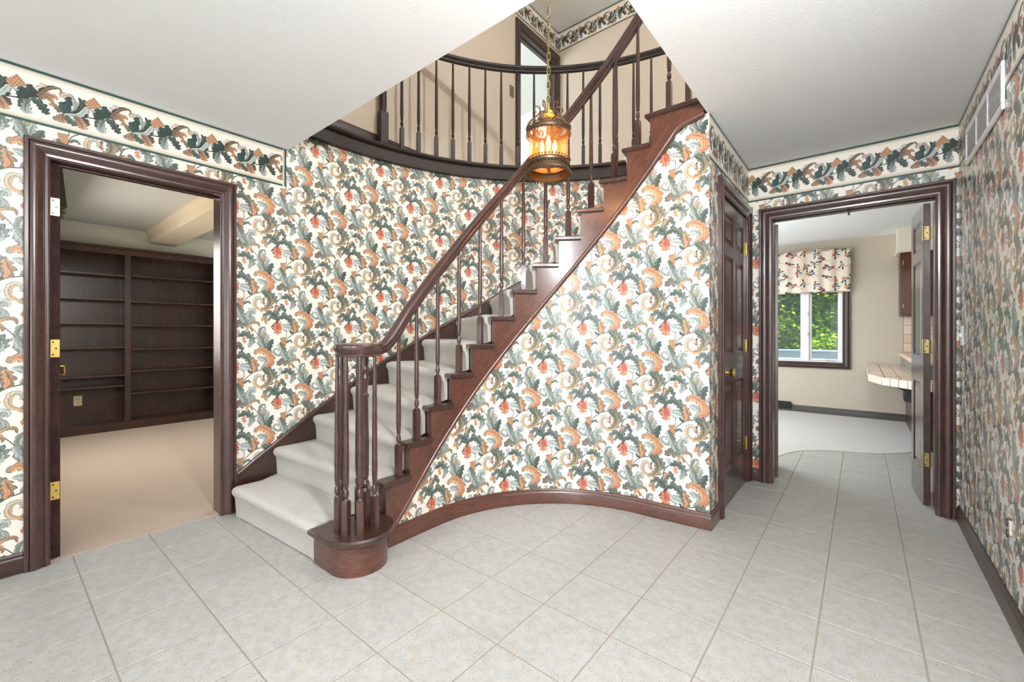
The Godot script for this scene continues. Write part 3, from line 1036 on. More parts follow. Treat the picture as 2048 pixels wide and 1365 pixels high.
func build_shell() -> void:
	var w := wall("wall_left", Vector2(-3.13, -3.6), Vector2(-3.13, 1.33), 0, 2.44, Vector2(-0.12, 0), [[3.777, 4.543, 0.0, 2.038]], M.paper_outer, M.den, -3.6, "scroll-papered wall with a framed doorway to the bookcase room")
	strip("wallpaper_border", Vector2(-3.13, -3.6), Vector2(-3.13, 1.302), 2.175, 2.4395, Vector2(1, 0), -3.6, 1.302, M.border_left, w)
	for e in [[1.302, 1.3035, 2.19, 2.42, "green"], [1.3035, 1.308, 2.19, 2.42, "white"], [1.3045, 1.327, 2.175, 2.4395, "green"]]:
		pass
	strip("border_end", Vector2(-3.1298, 1.3125), Vector2(-3.1298, 1.326), 2.175, 2.4395, Vector2(1, 0), 0, 1, M.green, w)
	strip("border_end", Vector2(-3.1296, 1.306), Vector2(-3.1296, 1.309), 2.186, 2.428, Vector2(1, 0), 0, 1, M.green, w)
	strip("border_end", Vector2(-3.1299, 1.302), Vector2(-3.1299, 1.3125), 2.183, 2.430, Vector2(1, 0), 0, 1, mat(CREAM, 0.4), w)
	# curved outer wall behind the stair
	var f := MB.new()
	var bk := MB.new()
	var pts := [[Vector2(-3.13, 1.33), Vector2(1, 0), 1.33]]
	for k in 49:
		var a := PI - PI / 2 * k / 48.0
		pts.append([Vector2(CX + 2.11 * cos(a), CD + 2.11 * sin(a)), -Vector2(cos(a), sin(a)), CD + (PI - a) * 2.11])
	for k in pts.size() - 1:
		var p: Vector2 = pts[k][0]
		var q: Vector2 = pts[k + 1][0]
		var n0: Vector2 = pts[k][1]
		var n1: Vector2 = pts[k + 1][1]
		var v0 := V(n0.x, 0, n0.y)
		var v1 := V(n1.x, 0, n1.y)
		var u0: float = pts[k][2]
		var u1: float = pts[k + 1][2]
		var A := V(p.x, 0, p.y)
		var B := V(q.x, 0, q.y)
		var H := Vector3.UP * 2.60
		f.tri(A, B, B + H, v0, v1, v1, Vector2(u0, 0), Vector2(u1, 0), Vector2(u1, -2.60))
		f.tri(A, B + H, A + H, v0, v1, v0, Vector2(u0, 0), Vector2(u1, -2.60), Vector2(u0, -2.60))
		var A2 := A - v0 * 0.1
		var B2 := B - v1 * 0.1
		bk.quad(A2, B2, B2 + H, A2 + H, -v0, Vector2.ZERO, Vector2.ZERO, Vector2.ZERO, Vector2.ZERO)
		bk.quad(A + H, B + H, B2 + H, A2 + H, Vector3.UP, Vector2.ZERO, Vector2.ZERO, Vector2.ZERO, Vector2.ZERO)
	var me := f.commit(M.paper_outer)
	bk.commit(M.den, me)
	tag(obj("wall_curved", me), "tall curved papered wall behind the staircase below the gallery", "wall", "", "structure")
	# curved inner wall under the stair
	f = MB.new()
	bk = MB.new()
	pts = []
	var s := 1.36
	while s < 3.157:
		var p := p_in(s, 0.956)
		var inw := Vector2(1, 0) if s < CD else (Vector2(CX, CD) - p).normalized()
		var u := (s - CD) if s < CD else (s - CD) / 0.94 * 0.955
		pts.append([p, inw, u, y_bottom(s)])
		s += 0.04
	for k in 6:
		var x := lerpf(CX, -0.69, k / 5.0)
		pts.append([Vector2(x, 2.636 + (x - CX) * 0.09), Vector2(0, -1), PI / 2 * 0.955 + x - CX, minf(y_bottom(3.1566 + x - CX), 2.44)])
	for k in pts.size() - 1:
		var p: Vector2 = pts[k][0]
		var q: Vector2 = pts[k + 1][0]
		var v0 := V(pts[k][1].x, 0, pts[k][1].y)
		var v1 := V(pts[k + 1][1].x, 0, pts[k + 1][1].y)
		var A := V(p.x, 0, p.y)
		var B := V(q.x, 0, q.y)
		var A1: Vector3 = A + Vector3.UP * pts[k][3]
		var B1: Vector3 = B + Vector3.UP * pts[k + 1][3]
		var ua := Vector2(pts[k][2], 0)
		var ub := Vector2(pts[k + 1][2], 0)
		var uc := Vector2(pts[k + 1][2], -pts[k + 1][3])
		var ud := Vector2(pts[k][2], -pts[k][3])
		f.tri(A, B, B1, v0, v1, v1, ua, ub, uc)
		f.tri(A, B1, A1, v0, v1, v0, ua, uc, ud)
		bk.quad(A - v0 * 0.011, B - v1 * 0.011, B1 - v1 * 0.011, A1 - v0 * 0.011, -v0, ua, ub, uc, ud)
		bk.quad(A1, B1, B1 - v1 * 0.011, A1 - v0 * 0.011, Vector3.UP, ua, ub, uc, ud)
	me = f.commit(M.paper_inner)
	bk.commit(M.den, me)
	tag(obj("wall_under_stair", me), "white-ground curved papered wall below the stair stringer", "wall", "", "structure")

	w = wall("wall_back", Vector2(-1.02, 3.79), Vector2(0.465, 3.79), 0, 2.44, Vector2(0, 0.12), [[0.477, 1.398, 0.0, 2.038]], M.paper_back, M.kitchen, -1.02, "papered wall with the framed doorway into the kitchen")
	strip("wallpaper_border", Vector2(-0.69, 3.79), Vector2(0.465, 3.79), 2.175, 2.4395, Vector2(0, -1), -0.69, 0.465, M.border_back, w)
	w = wall("wall_closet", Vector2(-0.69, 2.668), Vector2(-0.69, 3.79), 0, 2.44, Vector2(-0.10, 0), [[0.262, 1.062, 0.0, 2.058]], M.paper_closet, M.den, 0.0, "narrow papered wall holding the closed panelled closet door")
	strip("wallpaper_border", Vector2(-0.69, 2.668), Vector2(-0.69, 3.79), 2.175, 2.4395, Vector2(1, 0), 0, 1.122, M.border_closet, w)
	w = wall("wall_right", Vector2(0.465, 3.79), Vector2(0.465, 1.4), 0, 2.44, Vector2(0.12, 0), [], M.paper_right, M.kitchen, 0.0, "long glossy papered wall on the right of the hallway")
	strip("wallpaper_border", Vector2(0.465, 3.79), Vector2(0.465, 1.4), 2.175, 2.4395, Vector2(-1, 0), 0, 2.39, M.border_right, w)
	wall("wall_front", Vector2(3.4, -3.6), Vector2(-3.13, -3.6), 0, 2.44, Vector2(0, -0.15), [[0.45, 2.25, 0.38, 2.2], [3.265, 6.215, 0.38, 2.2]], M.beige, M.den, 0.0, "plain front wall with a wide window and an added one behind the viewer")
	wall("wall_side_room", Vector2(3.4, 1.4), Vector2(3.4, -3.6), 0, 2.44, Vector2(0.12, 0), [], M.beige, M.den, 0.0, "plain side wall of the added room behind the viewer")  # unseen room added to let window light into the hallway
	wall("wall_side_room_far", Vector2(0.585, 1.4), Vector2(3.4, 1.4), 0, 2.44, Vector2(0, 0.12), [], M.beige, M.den, 0.0, "plain far wall of the added room right of the hallway")
	front_window("window_1", V(-1.34, 0.38, -3.66), 2.95, "wide white framed front window behind the viewer on the left")
	front_window("window_4", V(2.05, 0.38, -3.66), 1.80, "added white framed window of the unseen side room that lights the hallway")  # window added out of view to send light down the hallway

	slab("ceiling", [Vector2(-3.13, -3.6), Vector2(3.4, -3.6), Vector2(3.4, 1.4), Vector2(0.465, 1.4), Vector2(0.465, 3.79), Vector2(-0.70, 3.79), Vector2(-0.70, 1.34), Vector2(-3.13, 1.34)], 2.44, 2.70, M.ceiling, "white foyer ceiling cut away round the stairwell", "ceiling")
	var arc := [Vector2(-3.13, 1.345), Vector2(-3.088, 1.345), Vector2(-3.088, CD)]
	for k in range(1, 33):
		var a := PI - PI / 2 * k / 32.0
		arc.append(Vector2(CX + 2.068 * cos(a), CD + 2.068 * sin(a)))
	arc.append_array([Vector2(-0.705, CD + 2.068), Vector2(-0.705, 3.795), Vector2(0.47, 3.795), Vector2(0.47, 1.2), Vector2(2.0, 1.2), Vector2(2.0, 4.80), Vector2(-3.13, 4.80)])
	slab("floor_gallery", arc, 2.602, 2.705, M.beige, "upper hall floor beyond the curved balustrade", "floor")

	baseboard("baseboard_left", [Vector2(-3.13, -3.6), Vector2(-3.13, 0.108)], 1.0, M.wood_case, "dark baseboard left of the bookcase room doorway")
	var pl := []
	s = 1.33
	while s < 3.15:
		pl.append(p_in(s, 0.955))
		s += 0.05
	pl.append(Vector2(-1.02, 2.636))
	pl.append(Vector2(-0.69, 2.668))
	pl.append(Vector2(-0.69, 2.862))
	baseboard("baseboard_curved", pl, 1.0, M.wood_red, "reddish curved baseboard round the wall under the stair")
	baseboard("baseboard_closet_corner", [Vector2(-0.69, 3.79), Vector2(-0.614, 3.79)], 1.0, M.wood_case, "short baseboard piece between closet and kitchen doorways")
	baseboard("baseboard_right", [Vector2(0.465, 3.765), Vector2(0.465, 1.4)], 1.0, M.wood_case, "long dark baseboard at the foot of the right wall")


func build_floor() -> void:
	var T := 0.3048
	var o := Node3D.new()
	o.name = numbered("floor")
	add_child(o)
	tag(o, "mottled cream ceramic tile floor with brown grout joints", "floor", "", "structure")
	var g := MB.new()
	g.prism(PackedVector2Array([Vector2(-3.25, -1.75), Vector2(0.6, -1.75), Vector2(0.6, 3.85), Vector2(1.3, 3.85), Vector2(1.3, 6.1), Vector2(-0.95, 6.1), Vector2(-0.95, 3.85), Vector2(-3.25, 3.85)]), -0.10, -0.0015)
	part("grout", g, M.grout, o)
	slab("floor_rear", [Vector2(-3.25, -3.75), Vector2(3.5, -3.75), Vector2(3.5, 1.5), Vector2(0.61, 1.5), Vector2(0.61, -1.76), Vector2(-3.25, -1.76)], -0.1, 0.0, M.tile, "tiled foyer floor behind the viewer by the front wall", "floor")
	var meshes := []
	for k in 8:
		var mb := MB.new()
		mb.box(Vector3.ZERO, Vector3(T - 0.0055, 0.012, T - 0.0055), 0.0012)
		var off := Vector2(0.5 * (k % 2), 0.5 * ((k / 2) % 2)) + Vector2(0.25, 0.25)
		for i in mb.t.size():
			var p := mb.v[i] / T * 0.98
			var uv := Vector2(p.x, p.z) if k < 4 else Vector2(-p.x, -p.z)
			mb.t[i] = off + uv * 0.5
		meshes.append(mb.commit(M.tile))
	var r := RandomNumberGenerator.new()
	r.seed = 4
	for q in range(-1, 14):
		for p in range(-5, 20):
			var x := (-9.435 + q + 0.5) * T
			var d := (-0.087 + p + 0.5) * T
			var k := r.randi() % 8
			if d < 3.90 and (x > 0.46 or x < -3.3):
				continue
			if d > 3.94 and (x < -0.9 or x > 1.2 or d > 5.9):
				continue
			if d < 3.9 and x < -0.75 and d > 1.25 and Vector2(x - CX, d - CD).length() > 1.16 and (d > CD or x < CX - 1.1):
				continue
			if x > -0.85 and x < -0.69 and d > 2.9 and d < 3.9:
				pass
			if d > 1.3 and x < CX - 1.15:
				continue
			var ti := obj("floor_tile", meshes[k], o)
			ti.position = V(x, -0.006, d)


func room_box(called: String, x0: float, x1: float, y0: float, y1: float, d0: float, d1: float, m: Material, cm: Material, words: String, skip: Array, holes: Dictionary) -> void:
	# walls of a side room; th 0.1 outwards
	var names := {"w": "left", "e": "right", "s": "near", "n": "far"}
	var ends := {"w": [Vector2(x0, d0), Vector2(x0, d1), Vector2(-0.1, 0)], "n": [Vector2(x0, d1), Vector2(x1, d1), Vector2(0, 0.1)], "e": [Vector2(x1, d1), Vector2(x1, d0), Vector2(0.1, 0)], "s": [Vector2(x1, d0), Vector2(x0, d0), Vector2(0, -0.1)]}
	for k in ["w", "n", "e", "s"]:
		if k in skip:
			continue
		var e: Array = ends[k]
		wall("wall_%s_%s" % [called, names[k]], e[0], e[1], y0, y1, e[2], holes.get(k, []), m, m, 0.0, "%s wall of the %s" % [names[k], words])
	slab("ceiling_" + called, [Vector2(x0, d0), Vector2(x1, d0), Vector2(x1, d1), Vector2(x0, d1)], y1, y1 + 0.1, cm, "flat white ceiling of the " + words, "ceiling")


# ---------- the stair: an inner line and an outer line round one centre ----------
const CX := -1.02
const CD := 1.68
const RISE := 0.18

func s_in(n: float) -> float:
	var a := [1.06, 1.34, 1.496, 1.649, 1.8096]
	if n >= 5.0:
		return 1.8096 + 0.1493 * (n - 5.0)
	var i := clampi(floori(n) - 1, 0, 3)
	return lerpf(a[i], a[i + 1], n - 1.0 - i)


func s_out(n: float) -> float:
	var a := [1.0, 1.27, 1.545, 1.84, 2.14]
	if n >= 5.0:
		return 2.14 + 0.3156 * (n - 5.0)
	var i := clampi(floori(n) - 1, 0, 3)
	return lerpf(a[i], a[i + 1], n - 1.0 - i)


func bend(s: float, base: float, R: float) -> Vector2:
	if s < CD:
		return Vector2(CX - R, s)
	var th := PI - (s - CD) / base
	if th > PI / 2:
		return Vector2(CX + R * cos(th), CD + R * sin(th))
	return Vector2(CX + (s - CD - base * PI / 2), CD + R)


func p_in(s: float, R: float) -> Vector2:
	return bend(s, 0.94, R)


func p_out(s: float, R: float) -> Vector2:
	return bend(s, 2.09, R)


func n_in(s: float) -> float:
	if s >= 1.8096:
		return 5.0 + (s - 1.8096) / 0.1493
	for i in [1, 2, 3, 4]:
		if s < s_in(i + 1.0) or i == 4:
			return i + (s - s_in(i)) / (s_in(i + 1.0) - s_in(i))
	return 1.0


func y_bottom(s: float) -> float:
	var n := n_in(s)
	var y := RISE * n - 0.34
	if n > 15.15:
		y = minf(y, 2.387 + (s - 3.3246) * 0.24)
	return maxf(y, 0.0)


const S_END := 3.47      # inner line ends where the ceiling takes over (x = -0.70)

func baluster(h: float, parent: Node3D, at: Vector3, turn: float, blk := 0.175, k := 1.0, m: Material = M.wood) -> void:
	var mb := MB.new()
	var bs := Basis(Vector3.UP, turn)
	var w := 0.0155 * k
	var rings := []
	for q in [[0.0, 1.0, 1.0], [blk - 0.012, 1.0, 1.0], [blk, 0.80, 0.80]]:
		var r := PackedVector3Array()
		for e in [Vector2(-1, -1), Vector2(1, -1), Vector2(1, 1), Vector2(-1, 1)]:
			r.append(at + bs * Vector3(e.x * w * q[1], q[0], e.y * w * q[2]))
		rings.append(r)
	mb.loft(rings, true, true, 30.0)
	var t0 := blk - 0.002
	var pr := []
	for q in [[0.0, 0.0125], [0.004, 0.0125], [0.010, 0.0085], [0.016, 0.0085], [0.021, 0.0125], [0.032, 0.0135], [0.044, 0.0125], [0.056, 0.0085], [0.062, 0.0080], [0.066, 0.0120], [0.071, 0.0120], [0.075, 0.0085], [0.080, 0.0120], [0.11, 0.0132], [0.16, 0.0135]]:
		pr.append(Vector2(q[1] * k, t0 + q[0]))
	pr.append(Vector2(0.0115 * k, lerpf(t0 + 0.16, h, 0.5)))
	pr.append(Vector2(0.0085 * k, h))
	mb.lathe(pr, 14, at, 28.0)
	part("baluster", mb, m, parent)


const RAIL := [Vector2(-0.019, -0.030), Vector2(-0.019, -0.018), Vector2(-0.026, -0.013), Vector2(-0.024, -0.006), Vector2(-0.031, 0.002), Vector2(-0.032, 0.012), Vector2(-0.027, 0.022), Vector2(-0.015, 0.029), Vector2(0, 0.031), Vector2(0.015, 0.029), Vector2(0.027, 0.022), Vector2(0.032, 0.012), Vector2(0.031, 0.002), Vector2(0.024, -0.006), Vector2(0.026, -0.013), Vector2(0.019, -0.018), Vector2(0.019, -0.030)]

func rail(pts: Array, m: Material, called: String, parent: Node3D) -> void:
	var rings := []
	var N := pts.size()
	for i in N:
		var d: Vector3 = (pts[mini(i + 1, N - 1)] - pts[maxi(i - 1, 0)]).normalized()
		var side := d.cross(Vector3.UP).normalized()
		var up := side.cross(d)
		var r := PackedVector3Array()
		for q in RAIL:
			r.append(pts[i] + side * q.x + up * q.y)
		rings.append(r)
	var mb := MB.new()
	mb.loft(rings, true, true, 24.0)
	part(called, mb, m, parent)


func rail_y(s: float) -> float:
	var n := n_in(s)
	var y := RISE * n + 0.77
	if s < 1.5:
		var t := clampf((1.5 - s) / 0.34, 0.0, 1.0)
		y = lerpf(y, 1.10, t * t * (3 - 2 * t) * 0.86 + 0.14 * t)
	if n > 14.0:
		y = RISE * 14 + 0.77 + 0.12 * (1.0 - exp(-(n - 14.0)))
	return y - 0.036


func build_stair() -> void:
	var st := thing("staircase", "curved dark wood staircase with beige carpeted treads and turned balusters", "staircase", V(-2.0, 0, 1.5))
	var base := -st.position
	var hold := Node3D.new()      # parts are written in room coordinates
	hold.position = base
	# treads and risers
	for n in range(2, 15):
		var a0 := p_in(s_in(n), 0.918)
		var b0 := p_out(s_out(n), 2.10)
		var d := (b0 - a0).normalized()
		var fwd := Vector2(-d.y, d.x)
		if fwd.dot(p_in(s_in(n) + 0.1, 0.918) - a0) < 0:
			fwd = -fwd
		var pl := PackedVector2Array()
		var nose := -fwd * 0.030
		pl.append(a0 + nose)
		pl.append(b0 + nose * 0.6)
		if n < 14:
			pl.append(p_out(s_out(n + 0.5), 2.10))
			pl.append(p_out(s_out(n + 1.0), 2.10))
			for e in [1.0, 0.66, 0.33]:
				pl.append(p_in(s_in(n + e), 0.918))
		else:
			pl.append(Vector2(CX, CD + 2.05))
			pl.append(Vector2(-0.70, CD + 2.05))
			pl.append(Vector2(-0.70, CD + 0.918))
			pl.append(Vector2(CX, CD + 0.918))
		var tr := MB.new()
		tr.prism(pl, RISE * n - 0.028, RISE * n, 0.006)
		var o := part("tread", tr, M.wood_deep, st)
		o.position = base
		# return moulding under the nosing
		var rs := PackedVector2Array()
		var a1 := p_in(s_in(n), 0.943)
		var b1 := p_out(s_out(n), 2.09)
		rs.append(a1); rs.append(b1); rs.append(b1 + fwd * 0.016); rs.append(a1 + fwd * 0.016)
		var rz := MB.new()
		rz.prism(rs, RISE * (n - 1), RISE * n - 0.027, 0.0)
		part("riser", rz, M.wood, st).position = base
	# cut stringer
	var sg := MB.new()
	var uvk := func(s: float, y: float) -> Vector2: return Vector2(s * 0.64 + y * 0.77, -s * 0.77 + y * 0.64)
	for n in range(1, 15):
		var e0 := s_in(n)
		var e1 := s_in(n + 1.0) if n < 14 else S_END
		if n == 1:
			e0 = 1.26
		var top := RISE * n - 0.028
		var k := 4 if n < 14 else 5
		for i in k:
			var q0 := lerpf(e0, e1, float(i) / k)
			var q1 := lerpf(e0, e1, float(i + 1) / k)
			var f0 := p_in(q0, 0.940)
			var f1 := p_in(q1, 0.940)
			var g0 := p_in(q0, 0.968)
			var g1 := p_in(q1, 0.968)
			var y0 := y_bottom(q0)
			var y1 := y_bottom(q1)
			var c := Vector2(CX, CD)
			var nm := Vector3(0, 0, 0)
			var t2 := (f1 - f0).normalized()
			nm = Vector3(t2.y, 0, t2.x)
			if nm.dot(V(c.x, 0, c.y) - V(f0.x, 0, f0.y)) < 0 and q0 < 3.15:
				nm = -nm
			if q0 >= 3.15:
				nm = Vector3(0, 0, 1)
			var n0 := nm
			var n1 := nm
			if q0 >= CD and q1 <= 3.157:
				n0 = V(c.x - f0.x, 0, c.y - f0.y).normalized()
				n1 = V(c.x - f1.x, 0, c.y - f1.y).normalized()
			var A := V(f0.x, y0, f0.y)
			var B := V(f1.x, y1, f1.y)
			var C := V(f1.x, top, f1.y)
			var Dd := V(f0.x, top, f0.y)
			var ua: Vector2 = uvk.call(q0, y0)
			var ub: Vector2 = uvk.call(q1, y1)
			var uc: Vector2 = uvk.call(q1, top)
			var ud: Vector2 = uvk.call(q0, top)
			sg.tri(A, B, C, n0, n1, n1, ua, ub, uc)
			sg.tri(A, C, Dd, n0, n1, n0, ua, uc, ud)
			var A2 := V(g0.x, y0, g0.y)
			var B2 := V(g1.x, y1, g1.y)
			var C2 := V(g1.x, top, g1.y)
			var D2 := V(g0.x, top, g0.y)
			sg.tri(A2, B2, C2, -n0, -n1, -n1, ua, ub, uc)
			sg.tri(A2, C2, D2, -n0, -n1, -n0, ua, uc, ud)
			sg.quad(A, B, B2, A2, Vector3.DOWN, ua, ub, ub, ua)
			sg.quad(Dd, C, C2, D2, Vector3.UP, ud, uc, uc, ud)
			if i == 0:
				var ym := maxf(y0, RISE * (n - 1) - 0.03)
				sg.quad(V(f0.x, ym, f0.y), Dd, D2, V(g0.x, ym, g0.y), nm.cross(Vector3.UP) * (1.0 if nm.cross(Vector3.UP).dot(A - B) > 0 else -1.0), ua, ud, ud, ua)
	part("stringer", sg, M.wood_red, st).position = base
	# moulding along the lower edge of the stringer
	var rings := []
	var q := 1.40
	while q <= S_END:
		var f := p_in(q, 0.955)
		var f2 := p_in(q + 0.01, 0.955)
		var out := Vector3(0, 0, 0)
		var t3 := (f2 - f).normalized()
		out = V(t3.y, 0, -t3.x)
		if out.dot(V(CX + 0.2 - f.x, 0, CD - 0.6 - f.y)) < 0:
			out = -out
		var slope := (y_bottom(q + 0.01) - y_bottom(q - 0.01)) / 0.02
		var along := (V(t3.x, slope, t3.y)).normalized()
		var up := out.cross(along)
		if up.y < 0:
			up = -up
		var r := PackedVector3Array()
		var o3 := V(f.x, y_bottom(q), f.y)
		for e in [Vector2(-0.002, -0.008), Vector2(0.012, -0.006), Vector2(0.019, 0.001), Vector2(0.021, 0.010), Vector2(0.018, 0.018), Vector2(0.012, 0.021)]:
			r.append(o3 + out * e.x + up * e.y)
		rings.append(r)
		q += 0.03
	var ml := MB.new()
	ml.loft(rings, true, true, 50.0)
	part("stringer_moulding", ml, M.wood_red, st).position = base
	# skirt board on the outer wall
	rings = []
	var so := 1.02
	while so < 5.0:
		var nn := 1.0
		while s_out(nn) < so:
			nn += 0.02
		var yt := RISE * nn + 0.055
		var yb := maxf(RISE * nn - 0.26, 0.0)
		if nn > 14.0:
			yt = RISE * 14 + 0.10
		var f := p_out(so, 2.109)
		var g := p_out(so, 2.091)
		var h2 := p_out(so, 2.086)
		rings.append(PackedVector3Array([V(f.x, yb, f.y), V(g.x, yb, g.y), V(g.x, yt - 0.03, g.y), V(h2.x, yt - 0.024, h2.y), V(h2.x, yt - 0.012, h2.y), V(g.x, yt, g.y), V(f.x, yt + 0.003, f.y)]))
		so += 0.05
	var sk := MB.new()
	sk.loft(rings, true, true, 30.0)
	part("skirt_board", sk, M.wood_deep, st).position = base
	# carpet: a waterfall over every nosing
	rings = []
	var prof := []
	for n in range(1, 15):
		var yb := RISE * (n - 1) + 0.014
		if n == 1:
			yb = 0.004
		for e in [[-0.014, yb, 0.0], [-0.016, yb + 0.05, 0.0], [-0.020, RISE * n - 0.062, 0.0], [-0.034, RISE * n - 0.045, 0.0], [-0.047, RISE * n - 0.026, 0.0], [-0.050, RISE * n - 0.008, 0.0], [-0.042, RISE * n + 0.008, 0.0], [-0.024, RISE * n + 0.016, 0.0], [0.0, RISE * n + 0.017, 0.0], [0.0, RISE * n + 0.016, 0.5]]:
			prof.append([n, e[0], e[1], e[2]])
	prof.append([15, -0.014, RISE * 14 + 0.016, 0.0])
	var KW := 14
	for i in KW + 1:
		var w := float(i) / KW
		var ring := PackedVector3Array()
		for e in prof:
			var nn: float = e[0] + e[3]
			var rin := 1.0 if e[0] > 1 else 1.10
			var a := p_in(s_in(nn), rin)
			var b := p_out(s_out(nn), 2.088 if e[0] > 1 else 2.02)
			var d := (b - a).normalized()
			var fwd := Vector2(-d.y, d.x)
			if fwd.dot(p_in(s_in(nn) + 0.1, rin) - a) < 0:
				fwd = -fwd
			var ww := w
			var pull := 0.0
			if i == 0 or i == KW:
				pull = 0.010
			var p: Vector2 = a.lerp(b, ww) + fwd * (e[1] + (pull if e[1] < -0.02 else 0.0))
			ring.append(V(p.x, e[2] - pull, p.y))
		rings.append(ring)
	var cp := MB.new()
	cp.loft(rings, false, false, 70.0, 1)
	# the cut edges of the runner close down onto the wood
	for e in [0, KW]:
		var low := PackedVector3Array()
		var rr: PackedVector3Array = rings[e]
		for k in rr.size():
			var pe: Array = prof[k]
			var nn: float = pe[0] + pe[3]
			var rin := 1.0 if pe[0] > 1 else 1.10
			var a := p_in(s_in(nn), rin)
			var b := p_out(s_out(nn), 2.088 if pe[0] > 1 else 2.02)
			var d := (b - a).normalized()
			var fwd := Vector2(-d.y, d.x)
			if fwd.dot(p_in(s_in(nn) + 0.1, rin) - a) < 0:
				fwd = -fwd
			var yt: float = RISE * pe[0] - 0.003
			var p: Vector2 = (a if e == 0 else b) + fwd * 0.004
			low.append(V(p.x, minf(pe[2], yt), p.y))
		cp.loft([rr, low], false, false, 70.0)
	part("stair_carpet", cp, M.carpet_stair, st).position = base
	# starting step: a half-round block with its own top
	var bc := Vector2(-1.955, 1.175)
	var blk := PackedVector2Array()
	var tp := PackedVector2Array()
	for e in [[blk, 0.142, -2.125], [tp, 0.178, -2.118]]:
		e[0].append(Vector2(e[2], bc.y + 0.13))
		e[0].append(Vector2(e[2], bc.y - e[1]))
		for k in 19:
			var a := -PI / 2 + PI * k / 18.0
			e[0].append(bc + Vector2(cos(a), sin(a)) * e[1])
	var bb := MB.new()
	var brings := []
	for y in [0.0, 0.151]:
		var ring := PackedVector3Array()
		for p in blk:
			ring.append(V(p.x, y, p.y))
		brings.append(ring)
	bb.loft([brings[0], brings[1]], true, true, 35.0)
	var flipped := MB.new()      # the grain runs round the block
	for k in bb.v.size():
		flipped.v.append(bb.v[k]); flipped.n.append(bb.n[k]); flipped.t.append(Vector2(bb.t[k].y, bb.t[k].x))
	part("starting_step", flipped, M.wood_red, st).position = base
	var tpm := MB.new()
	tpm.prism(tp, 0.150, 0.182, 0.008)
	part("starting_step_top", tpm, M.wood_deep, st).position = base
	# balusters: one to each tread, six round the volute, a turned newel in their middle
	for n in range(2, 14):
		var s := s_in(n + (0.42 if n > 2 else 0.62))
		var p := p_in(s, 0.962)
		var y := RISE * n
		var nv := n_in(s)
		var hh := RISE * nv + 0.77 - 0.066 - y
		if s < 1.5:
			hh = rail_y(s) - 0.025 - y
		baluster(hh, st, base + V(p.x, y, p.y), (s - CD) / 0.94 if s > CD else 0.0)
	for x in [-0.915, -0.80]:
		baluster(0.86, st, base + V(x, RISE * 14, CD + 0.965), 0.0)
	for a in [-0.46, -1.13, -1.98, -2.75, 0.36, 2.62]:
		var p: Vector2 = Vector2(-1.96, 1.178) + Vector2(cos(a), sin(a)) * 0.098
		baluster(0.857, st, base + V(p.x, 0.18, p.y), a, 0.165)
	var nw := MB.new()
	var na := base + V(-1.945, 0.18, 1.205)
	nw.box(na + Vector3(0, 0.09, 0), Vector3(0.044, 0.18, 0.044), 0.003)
	nw.lathe([Vector2(0.021, 0.18), Vector2(0.014, 0.19), Vector2(0.020, 0.20), Vector2(0.023, 0.215), Vector2(0.014, 0.235), Vector2(0.020, 0.245), Vector2(0.022, 0.40), Vector2(0.017, 0.64), Vector2(0.021, 0.65), Vector2(0.021, 0.66), Vector2(0.014, 0.67), Vector2(0.017, 0.72), Vector2(0.023, 0.745), Vector2(0.015, 0.765), Vector2(0.022, 0.78), Vector2(0.022, 0.79), Vector2(0.018, 0.80), Vector2(0.021, 0.858)], 16, na, 28.0)
	part("newel_post", nw, M.wood, st)
	var cap := MB.new()
	cap.lathe([Vector2(0.0, 1.034), Vector2(0.102, 1.034), Vector2(0.107, 1.037), Vector2(0.108, 1.046), Vector2(0.104, 1.050), Vector2(0.108, 1.056), Vector2(0.114, 1.064), Vector2(0.118, 1.078), Vector2(0.117, 1.088), Vector2(0.110, 1.096), Vector2(0.090, 1.099), Vector2(0.0, 1.100)], 40, base + V(-1.96, 0, 1.178), 30.0)
	part("volute_cap", cap, M.wood, st)
	var pts := []
	for e in [[1.22, 1.064], [1.27, 1.068]]:
		pts.append(V(CX - 0.950, e[1], e[0]))
	var s2 := 1.31
	while s2 < 3.6:
		var p := p_in(s2, 0.955)
		pts.append(V(p.x, rail_y(s2), p.y))
		s2 += 0.03
	var rb := []
	for p in pts:
		rb.append(p + base)
	rail(rb, M.wood, "handrail", st)
	hold.free()


